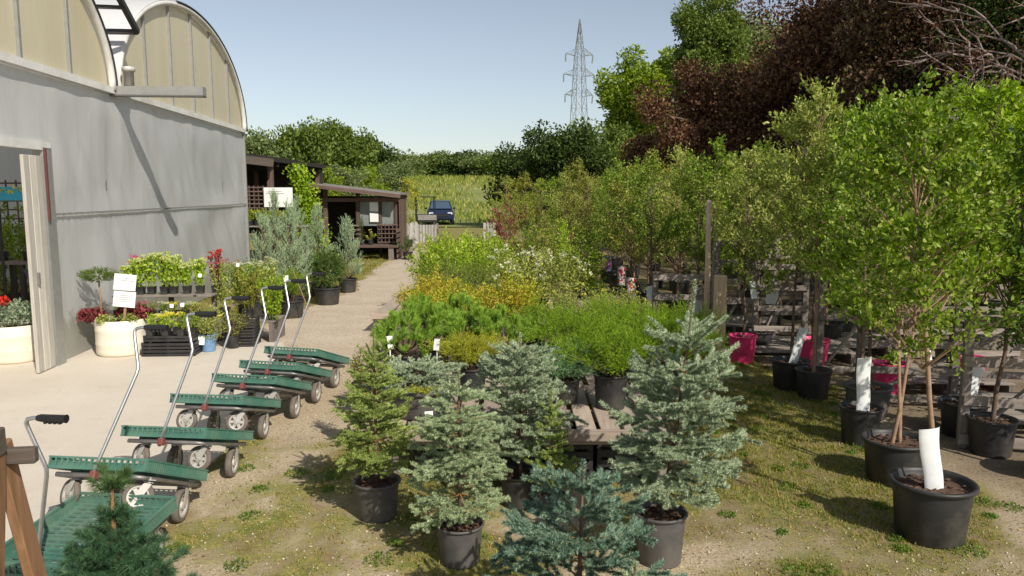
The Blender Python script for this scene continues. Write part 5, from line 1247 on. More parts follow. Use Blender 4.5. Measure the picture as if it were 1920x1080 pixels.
p = at(545, 597); juniper('feathery light green conifer in the wide black pot beside the far cart handles', (p.x, p.y+.1, 0), 0.85, 0.33, None, 32, (0.21, 0.30), 44, mat=M_jun_bright, rise=0.6, per=60)
p = at(612, 572); t = empty('potted_yew', 'dark green rounded yew in a black pot beside the gravel drive', 'yew', (p.x, p.y+.1, 0)); pot_mesh(0.25, 0.33, parent=t); soil(0.25, 0.33, t)
P = folded(900, (0, 0, 0.66), 0.36, 1.0); C0 = np.array([0, 0, 0.55]); V, F = needles(C0+(P-C0)*0.8, P+(P-C0)*0.1, 40, 0.03, 0.003, 0.6, 1.0); fast('foliage', V, F, M_yew, t)
plant_tag('', 'white diamond tag on the light green conifer', aty(536, 528, 12.4), 0.08, 0.10, M_paper, 0.2, 0.0)
t = empty('bamboo_cane', 'pale cane leaning in the black pots behind the far carts', 'cane', aty(573, 596, 12.5)); t.location.z = 0.0
m = MB(); m.tube([(0.05, 0, 0.2), (-0.18, 0, 0.85)], 0.008, 6); m.build('cane', M_barklight, t)

# ------------------------------------------------------------------ inside the doorway
t = empty('potting_bench', 'bench with dark legs inside the greenhouse doorway', 'bench', (-8.15, 12.6, 0), R(0))
for k in range(3): m = MB(); m.box((0, -0.2+0.2*k, 0.97), (2.6, 0.18, 0.03)); m.build('bench_board', M_rack, t)
for k in range(6):
    for s in (-0.25, 0.25): m = MB(); m.box((-1.2+0.48*k, s, 0.475), (0.07, 0.07, 0.95)); m.build('bench_leg', M_crate, t)
for k in range(5): shrub('leafy plant on the bench inside the greenhouse, %s from the left' % ORD[k], (-8.9+0.45*k, 12.7, 0.99), 0.55+0.1*(k % 2), 0.25, ('mid', 'bright')[k % 2], 0.04, 600, 110+k, (0.1, 0.15), nb=18, group='plants on the bench inside the greenhouse')
t = empty('lattice_panel', 'brown wooden lattice panel inside the greenhouse', 'lattice', (-9.6, 15.0, 0))
for k in range(13): m = MB(); m.box((-1.2+0.2*k, 0, 1.7), (0.03, 0.012, 1.3)); m.build('upright', M_shed, t)
for k in range(8): m = MB(); m.box((0, -0.013, 1.1+0.17*k), (2.5, 0.012, 0.03)); m.build('cross_slat', M_shedX, t)
t = empty('flower_sign', 'blue banner sign with yellow flowers on a black pole inside the doorway', 'sign', (-7.45, 11.4, 0), R(8))
m = MB(); m.tube([(-0.12, 0, 0), (-0.12, 0, 2.08)], 0.022, 8); m.build('pole', M_grip, t)
m = MB(); m.box((0.05, -0.03, 2.09), (0.62, 0.012, 0.2), bev=0.003); b_ = m.build('blue_board', simple('turquoise_print', (0.03, 0.36, 0.55), 0.5), t)
P = np.array([(x, -0.045, z) for x, z in ((-0.15, 2.14), (-0.05, 2.16), (0.08, 2.13), (0.2, 2.15), (0.3, 2.12), (0.14, 2.18), (-0.2, 2.18))]); V, F = leaves(np.repeat(P, 7, 0), rng.normal(size=(49, 3))*np.array([1, 0.05, 1]), 0.05, 0.5, 0.0, 0.0); fast('yellow_flower_print', V, F, M_petal_y, t)['kind'] = 'stuff'
t = shrub('dense green bush deep inside the greenhouse doorway', (-8.9, 13.7, 0), 1.9, 0.9, 'mid', 0.07, 2600, 130, (0.25, 0.3), nb=40)
t = shrub('second green bush deep inside the greenhouse, farther left', (-10.2, 14.0, 0), 2.0, 0.9, 'bright', 0.07, 2200, 131, (0.25, 0.3), nb=40)

# ------------------------------------------------------------------ shed, shade roof, far yard
shx, shy = -5.35, 25.0
sh = empty('garden_shed', 'open red-brown wooden shed with a sloping roof, glazed panels and two white notices', 'shed', (shx, shy, 0))
def wbox(name, c, d, mat, parent, rot=None):
    m = MB(); m.box(c, d, rot, 0.004); return m.build(name, mat, parent)
def sx_(u, y=shy): return (u-960)/1440*y*1.008-shx
M_glass = simple('dusty_glass', (0.22, 0.25, 0.24), 0.12, var=0.2, scale=1.5, bmp=0)
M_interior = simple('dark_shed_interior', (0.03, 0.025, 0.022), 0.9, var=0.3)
xl, xr = sx_(575), sx_(752)
def rz_(x): return 2.37-(x-xl)/(xr-xl)*0.36
for u in (586, 615, 675, 716, 745):
    x = sx_(u); wbox('post', (x, 0, rz_(x)/2), (0.13 if u in (615, 675) else 0.09, 0.1, rz_(x)), M_shed, sh)
L = xr-xl+0.7
m = MB(); m.bar((xl-0.2, 0.6, rz_(xl-0.2)+0.07), (xr+0.12, 0.6, rz_(xr+0.12)+0.07), 2.4, 0.05); m.build('roof', M_roofing, sh)
m = MB(); m.bar((xl-0.2, -0.62, rz_(xl-0.2)+0.0), (xr+0.12, -0.62, rz_(xr+0.12)+0.0), 0.03, 0.11); m.build('fascia', M_shedX, sh)
for k in range(5):
    x = xl+0.3+k*(xr-xl-0.3)/4; m = MB(); m.box((x, 0.5, rz_(x)-0.02), (0.06, 2.2, 0.09)); m.build('rafter', M_shed, sh)
wbox('head_beam', ((xl+xr)/2, -0.07, 1.88), (xr-xl, 0.05, 0.12), M_shedX, sh)
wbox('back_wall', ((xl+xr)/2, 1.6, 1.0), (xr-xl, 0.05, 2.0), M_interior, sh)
wbox('side_wall', (xl, 0.8, 1.05), (0.05, 1.5, 2.1), M_shed, sh)
for k in range(5): wbox('side_board', (xr, 0.1+0.3*k, 1.05), (0.04, 0.28, 2.05), M_shed, sh)
wbox('glass_panel', ((sx_(716)+sx_(675))/2, 0.02, 1.5), (sx_(716)-sx_(675)-0.1, 0.012, 0.92), M_glass, sh)
wbox('glass_panel', ((sx_(745)+sx_(716))/2, 0.02, 1.5), (sx_(745)-sx_(716)-0.1, 0.012, 0.92), M_glass, sh)
wbox('glass_panel', ((sx_(586)+sx_(615))/2, 0.02, 1.5), (sx_(615)-sx_(586)-0.1, 0.012, 0.92), M_glass, sh)
for z in (1.66, 1.32): wbox('notice', (sx_(705), -0.055, z), (0.28, 0.008, 0.30), M_paper, sh)
# bench front: lattice, shelf and crate under it
wbox('shelf', ((sx_(662)+sx_(752))/2, -0.45, 0.43), (sx_(752)-sx_(662), 0.9, 0.07), M_shedX, sh)
for u in (665, 742): wbox('shelf_leg', (sx_(u), -0.8, 0.2), (0.16, 0.12, 0.4), M_rackZ, sh)
for k in range(6): wbox('lattice_slat', (sx_(712)+0.12*k, -0.12, 0.80), (0.03, 0.02, 0.66), M_shed, sh)
for k in range(5): wbox('lattice_rail', ((sx_(712)+sx_(750))/2, -0.15, 0.52+0.14*k), (sx_(750)-sx_(712), 0.02, 0.035), M_shedX, sh)
for k in range(5): wbox('gate_rail', ((sx_(664)+sx_(676))/2-0.02, -0.12, 0.5+0.14*k), (0.42, 0.02, 0.04), M_rack, sh)
for k in range(6): wbox('side_slat', (xr+0.02, -0.45, 0.12+0.16*k), (0.03, 0.8, 0.11), M_shedX, sh)
shrub('small dark conifer in a pot on the shed shelf', (shx+sx_(687), shy-0.5, 0.47), 0.95, 0.12, 'dark', 0.03, 500, 140, (0.08, 0.14), nb=16)
shrub('small flowering plant in a pot on the shed shelf', (shx+sx_(702), shy-0.5, 0.47), 0.42, 0.16, 'olive', 0.03, 400, 141, (0.09, 0.14), nb=14, fl=(M_petal_y, 5, 0.03))
shrub('round dark shrub in a pot on the grass right of the shed', ((762-960)/1440*24, 24.3, 0), 0.75, 0.32, 'dark', 0.035, 1200, 142, (0.16, 0.25), nb=26)
# shade roof left of the shed
t = empty('shade_roof', 'dark open timber shade structure between the greenhouse and the shed', 'shade structure', (-7.6, 22.5, 0))
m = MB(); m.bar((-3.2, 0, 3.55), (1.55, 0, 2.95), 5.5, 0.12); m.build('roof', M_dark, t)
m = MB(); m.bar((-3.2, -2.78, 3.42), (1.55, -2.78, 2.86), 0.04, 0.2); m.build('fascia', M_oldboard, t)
m = MB(); m.box((-0.8, 2.5, 1.9), (4.6, 0.05, 2.2)); m.build('back_wall', M_dark, t)  # dark wall stands in for the shaded back of the interior
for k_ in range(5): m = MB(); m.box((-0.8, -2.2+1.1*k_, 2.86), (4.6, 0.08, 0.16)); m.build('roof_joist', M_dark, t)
for x in (-3.0, -0.6, 1.35):
    for y in (-2.4, 2.4): m = MB(); m.box((x, y, 1.5), (0.12, 0.12, 2.9-0.02*x)); m.build('post', M_shed, t)
t = empty('lattice_panel', 'brown lattice panel hanging under the dark shade roof', 'lattice', ((484-960)/1440*20, 20.0, 0))
for k in range(6): m = MB(); m.box((-0.3+0.12*k, 0, 1.98), (0.03, 0.012, 0.62)); m.build('upright', M_shed, t)
for k in range(6): m = MB(); m.box((0, -0.013, 1.72+0.105*k), (0.66, 0.012, 0.03)); m.build('cross_slat', M_shedX, t)
for k in (-0.33, 0.33): m = MB(); m.box((k, 0.0, 1.2), (0.06, 0.05, 2.4)); m.build('upright_post', M_shed, t)
t = empty('white_board', 'large white notice board with faint lines between the lattice and the climbing vine', 'sign', ((527-960)/1440*20, 19.9, 0))
m = MB(); m.box((0, 0, 1.99), (0.74, 0.02, 0.50), bev=0.004); b_ = m.build('board', M_paper, t)
for z, w in ((2.14, 0.34), (2.09, 0.46)): m = MB(); m.box((-0.08, -0.0125, z), (w, 0.001, 0.016)); m.build('print_line', M_ink, b_)
for s in (-0.33, 0.33): m = MB(); m.box((s, 0.02, 0.87), (0.05, 0.02, 1.74)); m.build('leg', M_shed, t)
t = empty('plant_shelf', 'long wooden shelf of yellow-green plants under the white notice board', 'shelf', ((510-960)/1440*19.2, 19.2, 0))
for k in range(3): m = MB(); m.box((0, -0.15+0.15*k, 1.28), (1.9, 0.13, 0.03)); m.build('shelf_board', M_rack, t)
for sx in (-0.85, 0.85):
    for sy in (-0.15, 0.15): m = MB(); m.box((sx, sy, 0.63), (0.06, 0.06, 1.26)); m.build('shelf_leg', M_rackZ, t)
for k in range(6): shrub('yellow-green bedding plant on the long shelf under the notice board, %s from the left' % ORD[k], ((470+14*k-960)/1440*19.2, 19.2, 1.3), 0.36, 0.2, ('bright', 'yellow', 'mid')[k % 3], 0.04, 500, 150+k, (0.1, 0.12), nb=16, group='plants on the long shelf under the notice board')
# climbing vine
t = empty('climbing_vine', 'leafy green climbing vine on a stake left of the shed', 'vine', ((585-960)/1440*21, 21.0, 0))
m = MB(); m.tube([(0, 0, 0), (-0.1, 0, 1.2), (-0.3, 0, 2.7)], [0.03, 0.025, 0.015], 6); m.build('stem', M_bark, t, True)
P = []
for k in range(3800):
    f = rng.random(); z = 0.15+2.65*f; P.append((-0.3*f+0.12*(1-f)+rng.normal()*0.20*(1.1-0.5*f), rng.normal()*0.2, z+rng.normal()*0.06))
P = np.array(P); V, F = leaves(P, rng.normal(size=P.shape)+np.array([0, -0.6, -0.2]), 0.085, 0.75); fast('foliage', V, F, LM['bright'], t)
# yard beyond: pale pallets, carts, car
def picket(label, x, y, w, h, n, rz=0):
    t = empty('pallet_fence', label, 'pallet', (x, y, 0), rz)
    for k in range(n): m = MB(); m.box((-w/2+w/n*(k+.5), 0, h/2), (w/n*0.72, 0.03, h)); m.build('upright_slat', M_palletgrey, t)
    for z in (0.15, h*0.55, h-0.1): m = MB(); m.box((0, 0.035, z), (w, 0.03, 0.09)); m.build('rail', M_palletgrey, t)
    return t
M_palletgrey = wood('sun_bleached_pallet', (0.30, 0.28, 0.26), (0.50, 0.48, 0.45), 2)
picket('sun-bleached pallets stood on edge in front of the dark blue car', (792-960)/1440*33, 33, 1.25, 0.75, 10)
picket('sun-bleached pallet stood on edge right of the shed', (763-960)/1440*31, 31, 0.55, 0.9, 3)
picket('short sun-bleached pallet between the shed and the drive', (776-960)/1440*32, 32.2, 0.3, 0.9, 2)
t = picket('small stack of pale pallets at the far end of the middle bed', (918-960)/1440*36, 36, 0.62, 0.72, 4)
p = aty(765, 430, 30); t = young_tree('slender yellow-green tree with a pale stem right of the shed', (p.x, 30, 0), 2.7, 0.45, 1.5, 'yellow', 0.07, 700, 160, (0.2, 0.3), nb=24, bark=M_barklight)
M_navy = simple('navy_car_paint', (0.02, 0.03, 0.075), 0.25, 0.3, var=0.05, scale=2, bmp=0)
M_carglass = simple('car_window_glass', (0.06, 0.09, 0.14), 0.06, 0.0, var=0.05, bmp=0)
M_lamp = simple('headlight_glass', (0.75, 0.77, 0.8), 0.15, var=0.05, bmp=0)
cx, cy = (826-960)/1440*52, 52.0
t = empty('parked_car', 'dark navy blue car parked where the gravel drive meets the meadow', 'car', (cx, cy, 0), R(6))
# body lofted along its length from rounded cross sections
secs = [(-2.05, 0.45, 0.78, 0.72), (-1.95, 0.35, 0.92, 0.84), (-1.0, 0.3, 1.02, 0.88), (-0.95, 0.3, 1.04, 0.88), (1.7, 0.3, 1.05, 0.88), (2.05, 0.4, 0.95, 0.8)]
m = MB()
for (y, z0, z1, hw) in secs:
    for (a, b) in ((-hw, z0+.08), (-hw*0.93, z0), (hw*0.93, z0), (hw, z0+.08), (hw, z1-.12), (hw*0.9, z1), (-hw*0.9, z1), (-hw, z1-.12)): m.v.append((a, y, b))
for i in range(len(secs)-1):
    for j in range(8): m.f.append((i*8+j, i*8+(j+1) % 8, (i+1)*8+(j+1) % 8, (i+1)*8+j))
m.f.append(tuple(range(8))[::-1]); m.f.append(tuple((len(secs)-1)*8+j for j in range(8))); m.build('body', M_navy, t)
m = MB()
for (y, z, hw) in ((-1.05, 1.03, 0.78), (-0.45, 1.58, 0.62), (1.3, 1.60, 0.62), (1.85, 1.04, 0.76)): m.v += [(-hw, y, z), (hw, y, z)]
m.f = [(0, 1, 3, 2), (2, 3, 5, 4), (4, 5, 7, 6), (0, 2, 4, 6), (1, 7, 5, 3)]; m.build('cabin', M_navy, t)
m = MB(); m.v = [(-0.70, -1.04, 1.08), (0.70, -1.04, 1.08), (0.56, -0.52, 1.53), (-0.56, -0.52, 1.53)]; m.v = [(x, y-0.012, z+0.01) for x, y, z in m.v]; m.f = [(0, 1, 2, 3)]; m.build('windscreen', M_carglass, t)
for s in (-1, 1):
    m = MB(); m.v = [(s*0.775, -0.85, 1.1), (s*0.775, 1.6, 1.1), (s*0.645, 1.25, 1.52), (s*0.645, -0.4, 1.52)]; m.f = [(0, 1, 2, 3)]; m.build('side_window', M_carglass, t)
    m = MB(); m.box((s*0.6, -1.99, 0.78), (0.32, 0.1, 0.14), bev=0.03); m.build('headlight', M_lamp, t)
    m = MB(); m.box((s*0.92, -0.75, 1.1), (0.16, 0.1, 0.13), bev=0.03); m.build('mirror', M_navy, t)
    for y in (-1.3, 1.3):
        m = MB(); m.lathe([(0, -0.1), (0.31, -0.1), (0.34, -0.06), (0.34, 0.06), (0.31, 0.1), (0, 0.1)], 20, (s*0.80, y, 0.34), 'x'); w_ = m.build('wheel', M_grip, t, True)
        m = MB(); m.lathe([(0, 0.0), (0.2, 0.0), (0.2, 0.03), (0, 0.04)], 14, (s*0.80+(0.09 if s > 0 else -0.12), y, 0.34), 'x'); m.build('rim', M_white_metal, w_, True)
m = MB(); m.box((0, -2.06, 0.66), (1.0, 0.04, 0.14)); m.build('grille', M_grip, t)
# small utility vehicle with a canopy, left of the car
ux, uy = (800-960)/1440*40, 40.0
t = empty('utility_cart', 'black utility vehicle with a dump box and roof canopy beside the blue car', 'utility vehicle', (ux, uy, 0), R(10))
m = MB(); m.box((0, 0, 0.80), (1.05, 1.3, 0.40), bev=0.05); m.build('dump_box', M_crate, t)
m = MB(); m.box((0, 0.9, 0.75), (1.0, 0.9, 0.35), bev=0.06); m.build('seat_base', M_crate, t)
m = MB(); m.box((0, -0.68, 0.86), (0.95, 0.03, 0.26)); m.build('tailgate', M_frame, t)
m = MB(); m.box((0, 0.75, 1.90), (1.05, 1.3, 0.05), bev=0.02); m.build('canopy', M_grip, t)
for sx in (-0.48, 0.48):
    for y in (0.3, 1.3): m = MB(); m.tube([(sx, y, 0.8), (sx, y, 1.9)], 0.025, 6); m.build('canopy_post', M_grip, t)
    for y in (-0.35, 1.1): m = MB(); m.lathe([(0, -0.1), (0.26, -0.1), (0.29, -0.05), (0.29, 0.05), (0.26, 0.1), (0, 0.1)], 16, (sx, y, 0.29), 'x'); m.build('wheel', M_rubber, t, True)

# ------------------------------------------------------------------ large trees
def big_tree(label, loc, H, zc, Rx, Rz, mat, leaf, n, seed, K=60, cr=0.30, trunk_r=0.2, bark=None, group=None, limbs=9, name='tree', cat='tree', flat=0.75, irregular=0.25, wid=0.6):
    g = np.random.default_rng(seed+2000); t = empty(name, label, cat, loc, 0, group)
    C = g.normal(size=(K, 3)); C = unit(C)*(g.random((K, 1))**0.4)*(0.72+irregular*g.normal(size=(K, 1))*0.5)
    C[:, 0] *= Rx; C[:, 1] *= Rx; C[:, 2] = C[:, 2]*Rz+zc
    tz = zc-Rz*0.55
    m = MB(); P = [(0.06*math.sin(k)*trunk_r*4, 0.05*math.cos(k*1.3)*trunk_r*4, tz*1.35*k/6) for k in range(7)]; m.tube(P, [trunk_r*(1-0.1*k) for k in range(7)], 10); m.build('trunk', bark or M_bark, t, True)
    lines = []
    for k in range(limbs):
        c = C[g.integers(K)]; b = np.array(P[3+k % 4]); lines.append([b, b*0.5+c*0.5+np.array([0, 0, 0.1*Rz]), c])
    seg_tubes(lines, trunk_r*0.45, trunk_r*0.08, 6).build('limbs', bark or M_bark, t)
    pk = g.integers(K, size=n); r_ = Rx*cr*(0.6+0.8*g.random(K))
    D = unit(g.normal(size=(n, 3))); rad = (g.random((n, 1))**0.45)
    off = D*rad*r_[pk][:, None]; off[:, 2] *= flat
    P2 = C[pk]+off; D2 = D*0.6+g.normal(size=(n, 3))*0.7
    V, F = leaves(P2, D2, leaf, wid, 0.2, 0.2); fast('crown', V, F, mat, t)
    return t
M_purpleA = leafmat('dark_purple_foliage', [(0.055, 0.023, 0.017), (0.101, 0.044, 0.029), (0.155, 0.071, 0.047), (0.237, 0.125, 0.08), (0.183, 0.133, 0.055)], 0.2, 0.42)
M_purpleB = leafmat('purple_green_foliage', [(0.05, 0.028, 0.023), (0.086, 0.049, 0.032), (0.143, 0.071, 0.051), (0.128, 0.119, 0.045), (0.214, 0.112, 0.089)], 0.2, 0.42)
M_darkdec = leafmat('dark_green_foliage', [(0.022, 0.039, 0.01), (0.045, 0.077, 0.017), (0.075, 0.119, 0.026), (0.12, 0.168, 0.046)], 0.2, 0.5)
M_tree1 = leafmat('bright_maple_foliage', [(0.115, 0.167, 0.02), (0.187, 0.269, 0.025), (0.273, 0.357, 0.04), (0.388, 0.459, 0.079)], 0.4, 0.5)
M_tree2 = leafmat('dense_dark_tree_foliage', [(0.059, 0.093, 0.02), (0.101, 0.147, 0.031), (0.16, 0.217, 0.043), (0.235, 0.296, 0.076)], 0.3, 0.5)
M_tree3 = leafmat('grey_green_tree_foliage', [(0.098, 0.143, 0.06), (0.154, 0.208, 0.084), (0.238, 0.286, 0.12), (0.336, 0.377, 0.18)], 0.35, 0.5)
def bt(u, y): return ((u-960)/1440*y*1.0, y, 0)
big_tree('dark purple-leaved tree at the left of the purple group, behind the young trees', bt(1345, 27), 7.1, 4.3, 3.0, 2.8, M_purpleA, 0.12, 42000, 1, 90, 0.27, 0.16)
big_tree('low dark purple tree spreading towards the tower', bt(1245, 30), 4.8, 3.0, 2.1, 1.7, M_purpleA, 0.12, 22000, 2, 60, 0.3, 0.12)
big_tree('tall dark purple-leaved tree in the middle of the purple group', bt(1540, 24), 9.4, 6.0, 2.9, 3.7, M_purpleA, 0.11, 52000, 3, 110, 0.25, 0.2)
big_tree('tall purple and green leaved tree right of the middle of the group', bt(1690, 21), 9.5, 6.4, 2.8, 3.6, M_purpleB, 0.10, 46000, 4, 100, 0.24, 0.2, bark=M_barkgrey)
big_tree('dark green tree behind the purple group, filling the gap between them', bt(1610, 32), 12, 6.5, 4.8, 6.0, M_darkdec, 0.16, 36000, 5, 110, 0.27, 0.25)
big_tree('dark leafy tree at the far right behind the bare branches', bt(1900, 19), 9.0, 5.6, 2.7, 3.6, M_darkdec, 0.10, 34000, 6, 90, 0.25, 0.2)
big_tree('dark green tree beyond the right edge of the photo', bt(2150, 15), 8, 4.3, 2.6, 3.2, M_darkdec, 0.10, 20000, 7, 70, 0.26, 0.2)
big_tree('tall purple tree far behind the middle of the group', bt(1600, 36), 11.5, 7.0, 4.2, 4.4, M_purpleB, 0.16, 30000, 8, 90, 0.27, 0.25)
big_tree('bright green maple in sunlight behind the left end of the purple trees', bt(1200, 62), 14.5, 9.6, 4.0, 5.6, M_tree1, 0.28, 28000, 9, 80, 0.25, 0.3)
big_tree('dense upright dark green tree with a pointed top', bt(1318, 52), 18, 10.6, 3.1, 7.8, M_tree2, 0.2, 50000, 10, 120, 0.32, 0.3, irregular=0.12)
big_tree('grey-green tree behind the tall purple trees', bt(1425, 58), 17.0, 11.2, 4.0, 5.6, M_tree3, 0.26, 20000, 11, 70, 0.26, 0.3)
big_tree('small bright green tree top showing at the upper right corner', bt(1930, 26), 10.5, 8.0, 1.9, 2.2, M_tree1, 0.13, 9000, 12, 36, 0.28, 0.15)
# dark bushy trees at the left end of the purple group
big_tree('round dark green tree beside the meadow, left of the purple trees', bt(975, 48), 5.6, 3.0, 2.4, 2.7, M_darkdec, 0.2, 14000, 13, 50, 0.3, 0.2)
big_tree('dark green tree behind the young trees, right of the meadow', bt(1050, 44), 6.5, 3.4, 2.9, 3.0, M_darkdec, 0.18, 18000, 14, 56, 0.3, 0.2)
big_tree('mid green tree below the steel tower', bt(1130, 46), 7.0, 3.8, 2.9, 3.2, M_tree2, 0.2, 16000, 15, 56, 0.3, 0.2)
# bare-looking pale branches of the front tree on the right
t = empty('tree', 'half-bare tree with pale pinkish branches reaching in from the upper right corner', 'tree', (8.3, 12.2, 0))
m = MB(); m.tube([(0.6, 0, 0), (0.45, 0, 1.8), (0.2, 0, 3.4), (0.0, 0, 5.2)], [0.16, 0.14, 0.11, 0.07], 9); m.build('trunk', M_barkgrey, t, True)
g = np.random.default_rng(77); lines = []; tw = []
for k in range(17):
    b = np.array([0.3-0.05*k*0.2, 0, 2.1+0.17*k]); a = math.pi*(0.75+0.6*g.random()); el = 0.25+0.6*g.random(); d = np.array([math.cos(a)*math.cos(el), math.sin(a)*math.cos(el)*0.7, math.sin(el)]); L = 2.0+1.3*g.random(); P = [b]
    for q in range(6): d = unit(d+g.normal(size=3)*0.2+np.array([0, 0, -0.04])); P.append(P[-1]+d*L/6)
    lines.append(P)
    for q in range(2, 6):
        for s in range(2):
            d2 = unit(d+g.normal(size=3)*0.7); e = [P[q]+d2*0.22*r_+g.normal(size=3)*0.03 for r_ in range(4)]; e[0] = P[q]; lines.append(e); tw.append((e[1], e[3]))
    tw.append((P[3], P[6]))
seg_tubes(lines, 0.020, 0.004, 5).build('bare_branches', M_barkgrey, t)
V, F = leaf_on_twigs(tw, 3600, 0.05, 0.6, 0.09, 0.9); fast('sparse_foliage', V, F, LM['purple'], t)

# far tree line beyond the meadow
line = [(300, 95, 6.5, 5), (420, 85, 8, 5), (500, 80, 9.0, 5), (585, 76, 9.5, 4.5), (640, 78, 9.0, 4.6), (690, 84, 7.8, 4.6), (735, 96, 7.6, 5), (780, 104, 7.2, 5), (825, 108, 7.4, 5), (870, 104, 7.6, 5), (915, 100, 7.2, 5), (960, 96, 7.0, 5), (1010, 92, 7.2, 5), (1070, 90, 8, 5), (1150, 88, 9, 5), (1250, 85, 10, 6), (1350, 80, 10, 6), (1500, 75, 11, 7), (1650, 72, 12, 7)]
pr_ = []
for k in range(4):
    pr_.append(big_tree('broad green tree in the far tree line beyond the meadow', (0, 90, 0), 8, 4.4, 5.0, 4.0, (M_tree2, M_darkdec, M_tree3, M_tree2)[k], 0.36, 11000, 40+k, 60, 0.28, 0.25, group='trees of the far tree line'))
for k, (u, y, top, r_) in enumerate(line):
    o = pr_[k % 4] if k < 4 else copy_tree(pr_[k % 4]); x = (u-960)/1440*y; z = terrain_z(x, y)-1.3; s_ = max(0.5, (top+0.8-z)/8.6)
    o.location = (x, y, z); o.scale = (r_/5.0, r_/5.0, s_); o.rotation_euler = (0, 0, k*1.7); o['label'] = 'broad green tree in the far tree line beyond the meadow, %s from the left' % ORD[k]
# yard trees left of the drive, behind the shed
for k, (u, y, H, R_, key) in enumerate([(640, 36, 3.8, 1.3, 'M'), (690, 38, 4.0, 1.4, 'T'), (735, 42, 4.2, 1.5, 'M'), (600, 34, 3.6, 1.2, 'T'), (520, 34, 4.0, 1.6, 'M')]):
    big_tree(['leafy tree just behind the shed roof', 'green tree behind the right half of the shed', 'green tree between the shed and the meadow', 'green tree behind the left half of the shed', 'green tree behind the shade structure'][k], bt(u, y), H, H*0.58, R_, H*0.42, M_tree3 if key == 'M' else M_tree1, 0.11, 8000, 60+k, 40, 0.3, 0.1)

# ------------------------------------------------------------------ steel lattice tower
M_pylon = simple('galvanised_lattice_steel', (0.24, 0.27, 0.29), 0.6, 0.2, var=0.05, bmp=0)
py = 260.0; t = empty('electricity_tower', 'pale steel lattice electricity tower rising against the sky', 'tower', ((1083-960)/1440*py, py, 0), R(20))
HT = 58.5
def hw(z): return 3.2-1.8*min(1, z/44) if z < 44 else 1.4*(1-(z-44)/(HT-44))+0.1
lv = [0, 9, 17, 24, 30, 35, 39.5, 43, 46.5, 50, 53, 56, HT]
for k in range(len(lv)-1):
    m = MB(); z0, z1 = lv[k], lv[k+1]; a, b = hw(z0), hw(z1)
    c0 = [(-a, -a, z0), (a, -a, z0), (a, a, z0), (-a, a, z0)]; c1 = [(-b, -b, z1), (b, -b, z1), (b, b, z1), (-b, b, z1)]
    for j in range(4):
        n2 = (j+1) % 4; m.bar(c0[j], c1[j], 0.2, 0.2); m.bar(c0[j], c1[n2], 0.1, 0.1); m.bar(c0[n2], c1[j], 0.1, 0.1); m.bar(c1[j], c1[n2], 0.1, 0.1)
    m.build('tower_section', M_pylon, t)['kind'] = 'stuff'
for z, ln in ((47.0, 4.9), (40.5, 5.6), (34.0, 5.0)):
    for s in (-1, 1):
        m = MB(); b = hw(z)
        for yy in (-b, b): m.bar((s*b, yy, z), (s*ln, 0, z+0.4), 0.2, 0.2); m.bar((s*b, yy, z+2.2), (s*ln, 0, z+0.4), 0.16, 0.16); m.bar((s*(b+ln)/2, yy/2, z+0.2), (s*b, yy, z+2.2), 0.12, 0.12)
        m.build('cross_arm', M_pylon, t)['kind'] = 'stuff'
        m = MB(); m.tube([(s*ln, 0, z+0.3), (s*ln*0.98, 0.4, z-2.2)], 0.22, 6); m.build('insulator', M_pylon, t)

# ------------------------------------------------------------------ person just inside the doorway
def skin_mesh(name, verts, edges, radii, mat, parent, sub=2, root=0):
    me = bpy.data.meshes.new(name); me.from_pydata(verts, edges, []); me.materials.append(mat); o = link(bpy.data.objects.new(name, me), parent)
    md = o.modifiers.new('skin', 'SKIN'); md.use_smooth_shade = True
    for i, r_ in enumerate(radii):
        sv = me.skin_vertices[0].data[i]; sv.radius = (r_, r_) if not isinstance(r_, tuple) else r_; sv.use_root = (i == root)
    sb = o.modifiers.new('sub', 'SUBSURF'); sb.levels = sub; sb.render_levels = sub
    return o
pl = gw(-2.05, 1.0)   # behind the bench end, mostly hidden by the folded door
pw = Vector((-7.32, 11.9, 0))
t = empty('person', 'person in a white shirt with a blue shoulder strap bending over plants inside the doorway', 'person', pw, R(150))
M_skin = simple('skin', (0.50, 0.28, 0.20), 0.55, var=0.05, bmp=0); M_shirt = simple('white_shirt', (0.72, 0.72, 0.72), 0.85, var=0.05); M_jeans = simple('grey_trousers', (0.10, 0.11, 0.13), 0.9, var=0.15); M_hair = simple('brown_hair', (0.05, 0.03, 0.02), 0.7, var=0.3); M_strap = simple('blue_strap', (0.03, 0.07, 0.28), 0.6)
v = [(0, 0, 0.93), (0, -0.02, 1.12), (0, -0.07, 1.32), (0, -0.12, 1.45), (0, -0.17, 1.53), (0, -0.20, 1.62), (0, -0.215, 1.70)]; r_ = [(0.16, 0.12), (0.14, 0.11), (0.17, 0.12), (0.11, 0.09), 0.055, 0.085, 0.07]; e = [(i, i+1) for i in range(6)]
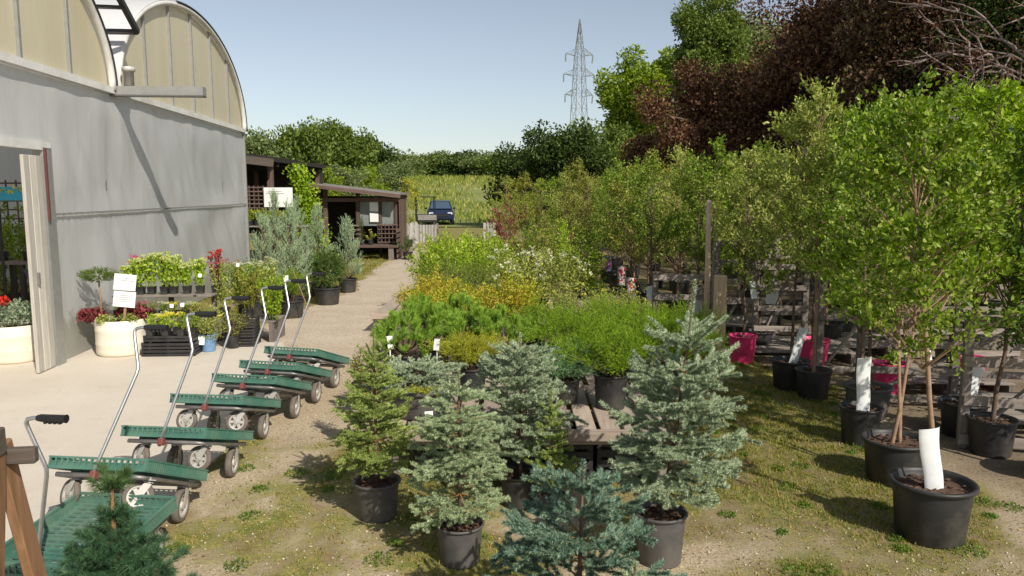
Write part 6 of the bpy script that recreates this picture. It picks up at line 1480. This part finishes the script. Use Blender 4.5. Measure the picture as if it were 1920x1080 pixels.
for s in (-1, 1):
    o_ = len(v); v += [(s*0.19, -0.11, 1.42), (s*0.25, -0.20, 1.18), (s*0.22, -0.42, 1.06), (s*0.21, -0.49, 1.04)]; r_ += [0.06, 0.047, 0.034, (0.036, 0.02)]; e += [(3, o_), (o_, o_+1), (o_+1, o_+2), (o_+2, o_+3)]
    for f in range(4):
        q = len(v); fx = s*0.21+(f-1.5)*0.02; L = (0.055, 0.065, 0.06, 0.045)[f]; v += [(fx, -0.53, 1.035), (fx, -0.53-L*0.6, 1.02), (fx, -0.53-L*0.95, 0.995)]; r_ += [0.010, 0.009, 0.007]; e += [(o_+3, q), (q, q+1), (q+1, q+2)]
    q = len(v); v += [(s*0.175, -0.50, 1.03), (s*0.155, -0.53, 1.015)]; r_ += [0.011, 0.009]; e += [(o_+3, q), (q, q+1)]
    o_ = len(v); v += [(s*0.10, 0, 0.86), (s*0.11, -0.03, 0.48), (s*0.11, 0.03, 0.09), (s*0.12, -0.12, 0.035)]; r_ += [0.085, 0.06, 0.042, (0.045, 0.03)]; e += [(0, o_), (o_, o_+1), (o_+1, o_+2), (o_+2, o_+3)]
body = skin_mesh('body', v, e, r_, M_skin, t)
m = MB(); m.lathe([(0, 0.02), (0.011, 0.012), (0.014, 0), (0, -0.012)], 8, (0, -0.292, 1.645)); m.build('nose', M_skin, t, True)
for s in (-1, 1):
    m = MB(); m.lathe([(0, 0.011), (0.009, 0.006), (0.011, 0), (0.009, -0.006), (0, -0.011)], 8, (s*0.032, -0.277, 1.672)); m.build('eye', M_paper, t, True)
    m = MB(); m.lathe([(0, 0.03), (0.013, 0.02), (0.014, -0.01), (0, -0.028)], 8, (s*0.088, -0.20, 1.655)); m.build('ear', M_skin, t, True)
m = MB(); m.box((0, -0.283, 1.612), (0.045, 0.008, 0.007)); m.build('mouth', M_clamp, t)
m = MB(); m.lathe([(0.1, 0.0), (0.108, 0.045), (0.098, 0.09), (0.065, 0.125), (0, 0.14)], 18, (0, -0.175, 1.64)); m.build('hair', M_hair, t, True)
v = [(0, 0, 0.90), (0, -0.02, 1.12), (0, -0.07, 1.32), (0, -0.12, 1.46)]; r_ = [(0.185, 0.145), (0.165, 0.13), (0.195, 0.14), (0.13, 0.10)]; e = [(0, 1), (1, 2), (2, 3)]
for s in (-1, 1): o_ = len(v); v += [(s*0.195, -0.11, 1.43), (s*0.235, -0.16, 1.27)]; r_ += [0.08, 0.07]; e += [(3, o_), (o_, o_+1)]
skin_mesh('shirt', v, e, r_, M_shirt, t)
v = [(0, 0, 0.95)]; r_ = [(0.18, 0.14)]; e = []
for s in (-1, 1): o_ = len(v); v += [(s*0.10, 0, 0.84), (s*0.11, -0.03, 0.48), (s*0.11, 0.03, 0.10)]; r_ += [0.105, 0.082, 0.068]; e += [(0, o_), (o_, o_+1), (o_+1, o_+2)]
skin_mesh('trousers', v, e, r_, M_jeans, t)
m = MB(); m.tube([(-0.10, 0.10, 1.02), (-0.08, 0.11, 1.25), (-0.06, 0.02, 1.53), (-0.08, -0.16, 1.50), (-0.10, -0.24, 1.30), (-0.12, -0.17, 1.02)], 0.018, 6); m.build('shoulder_strap', M_strap, t)
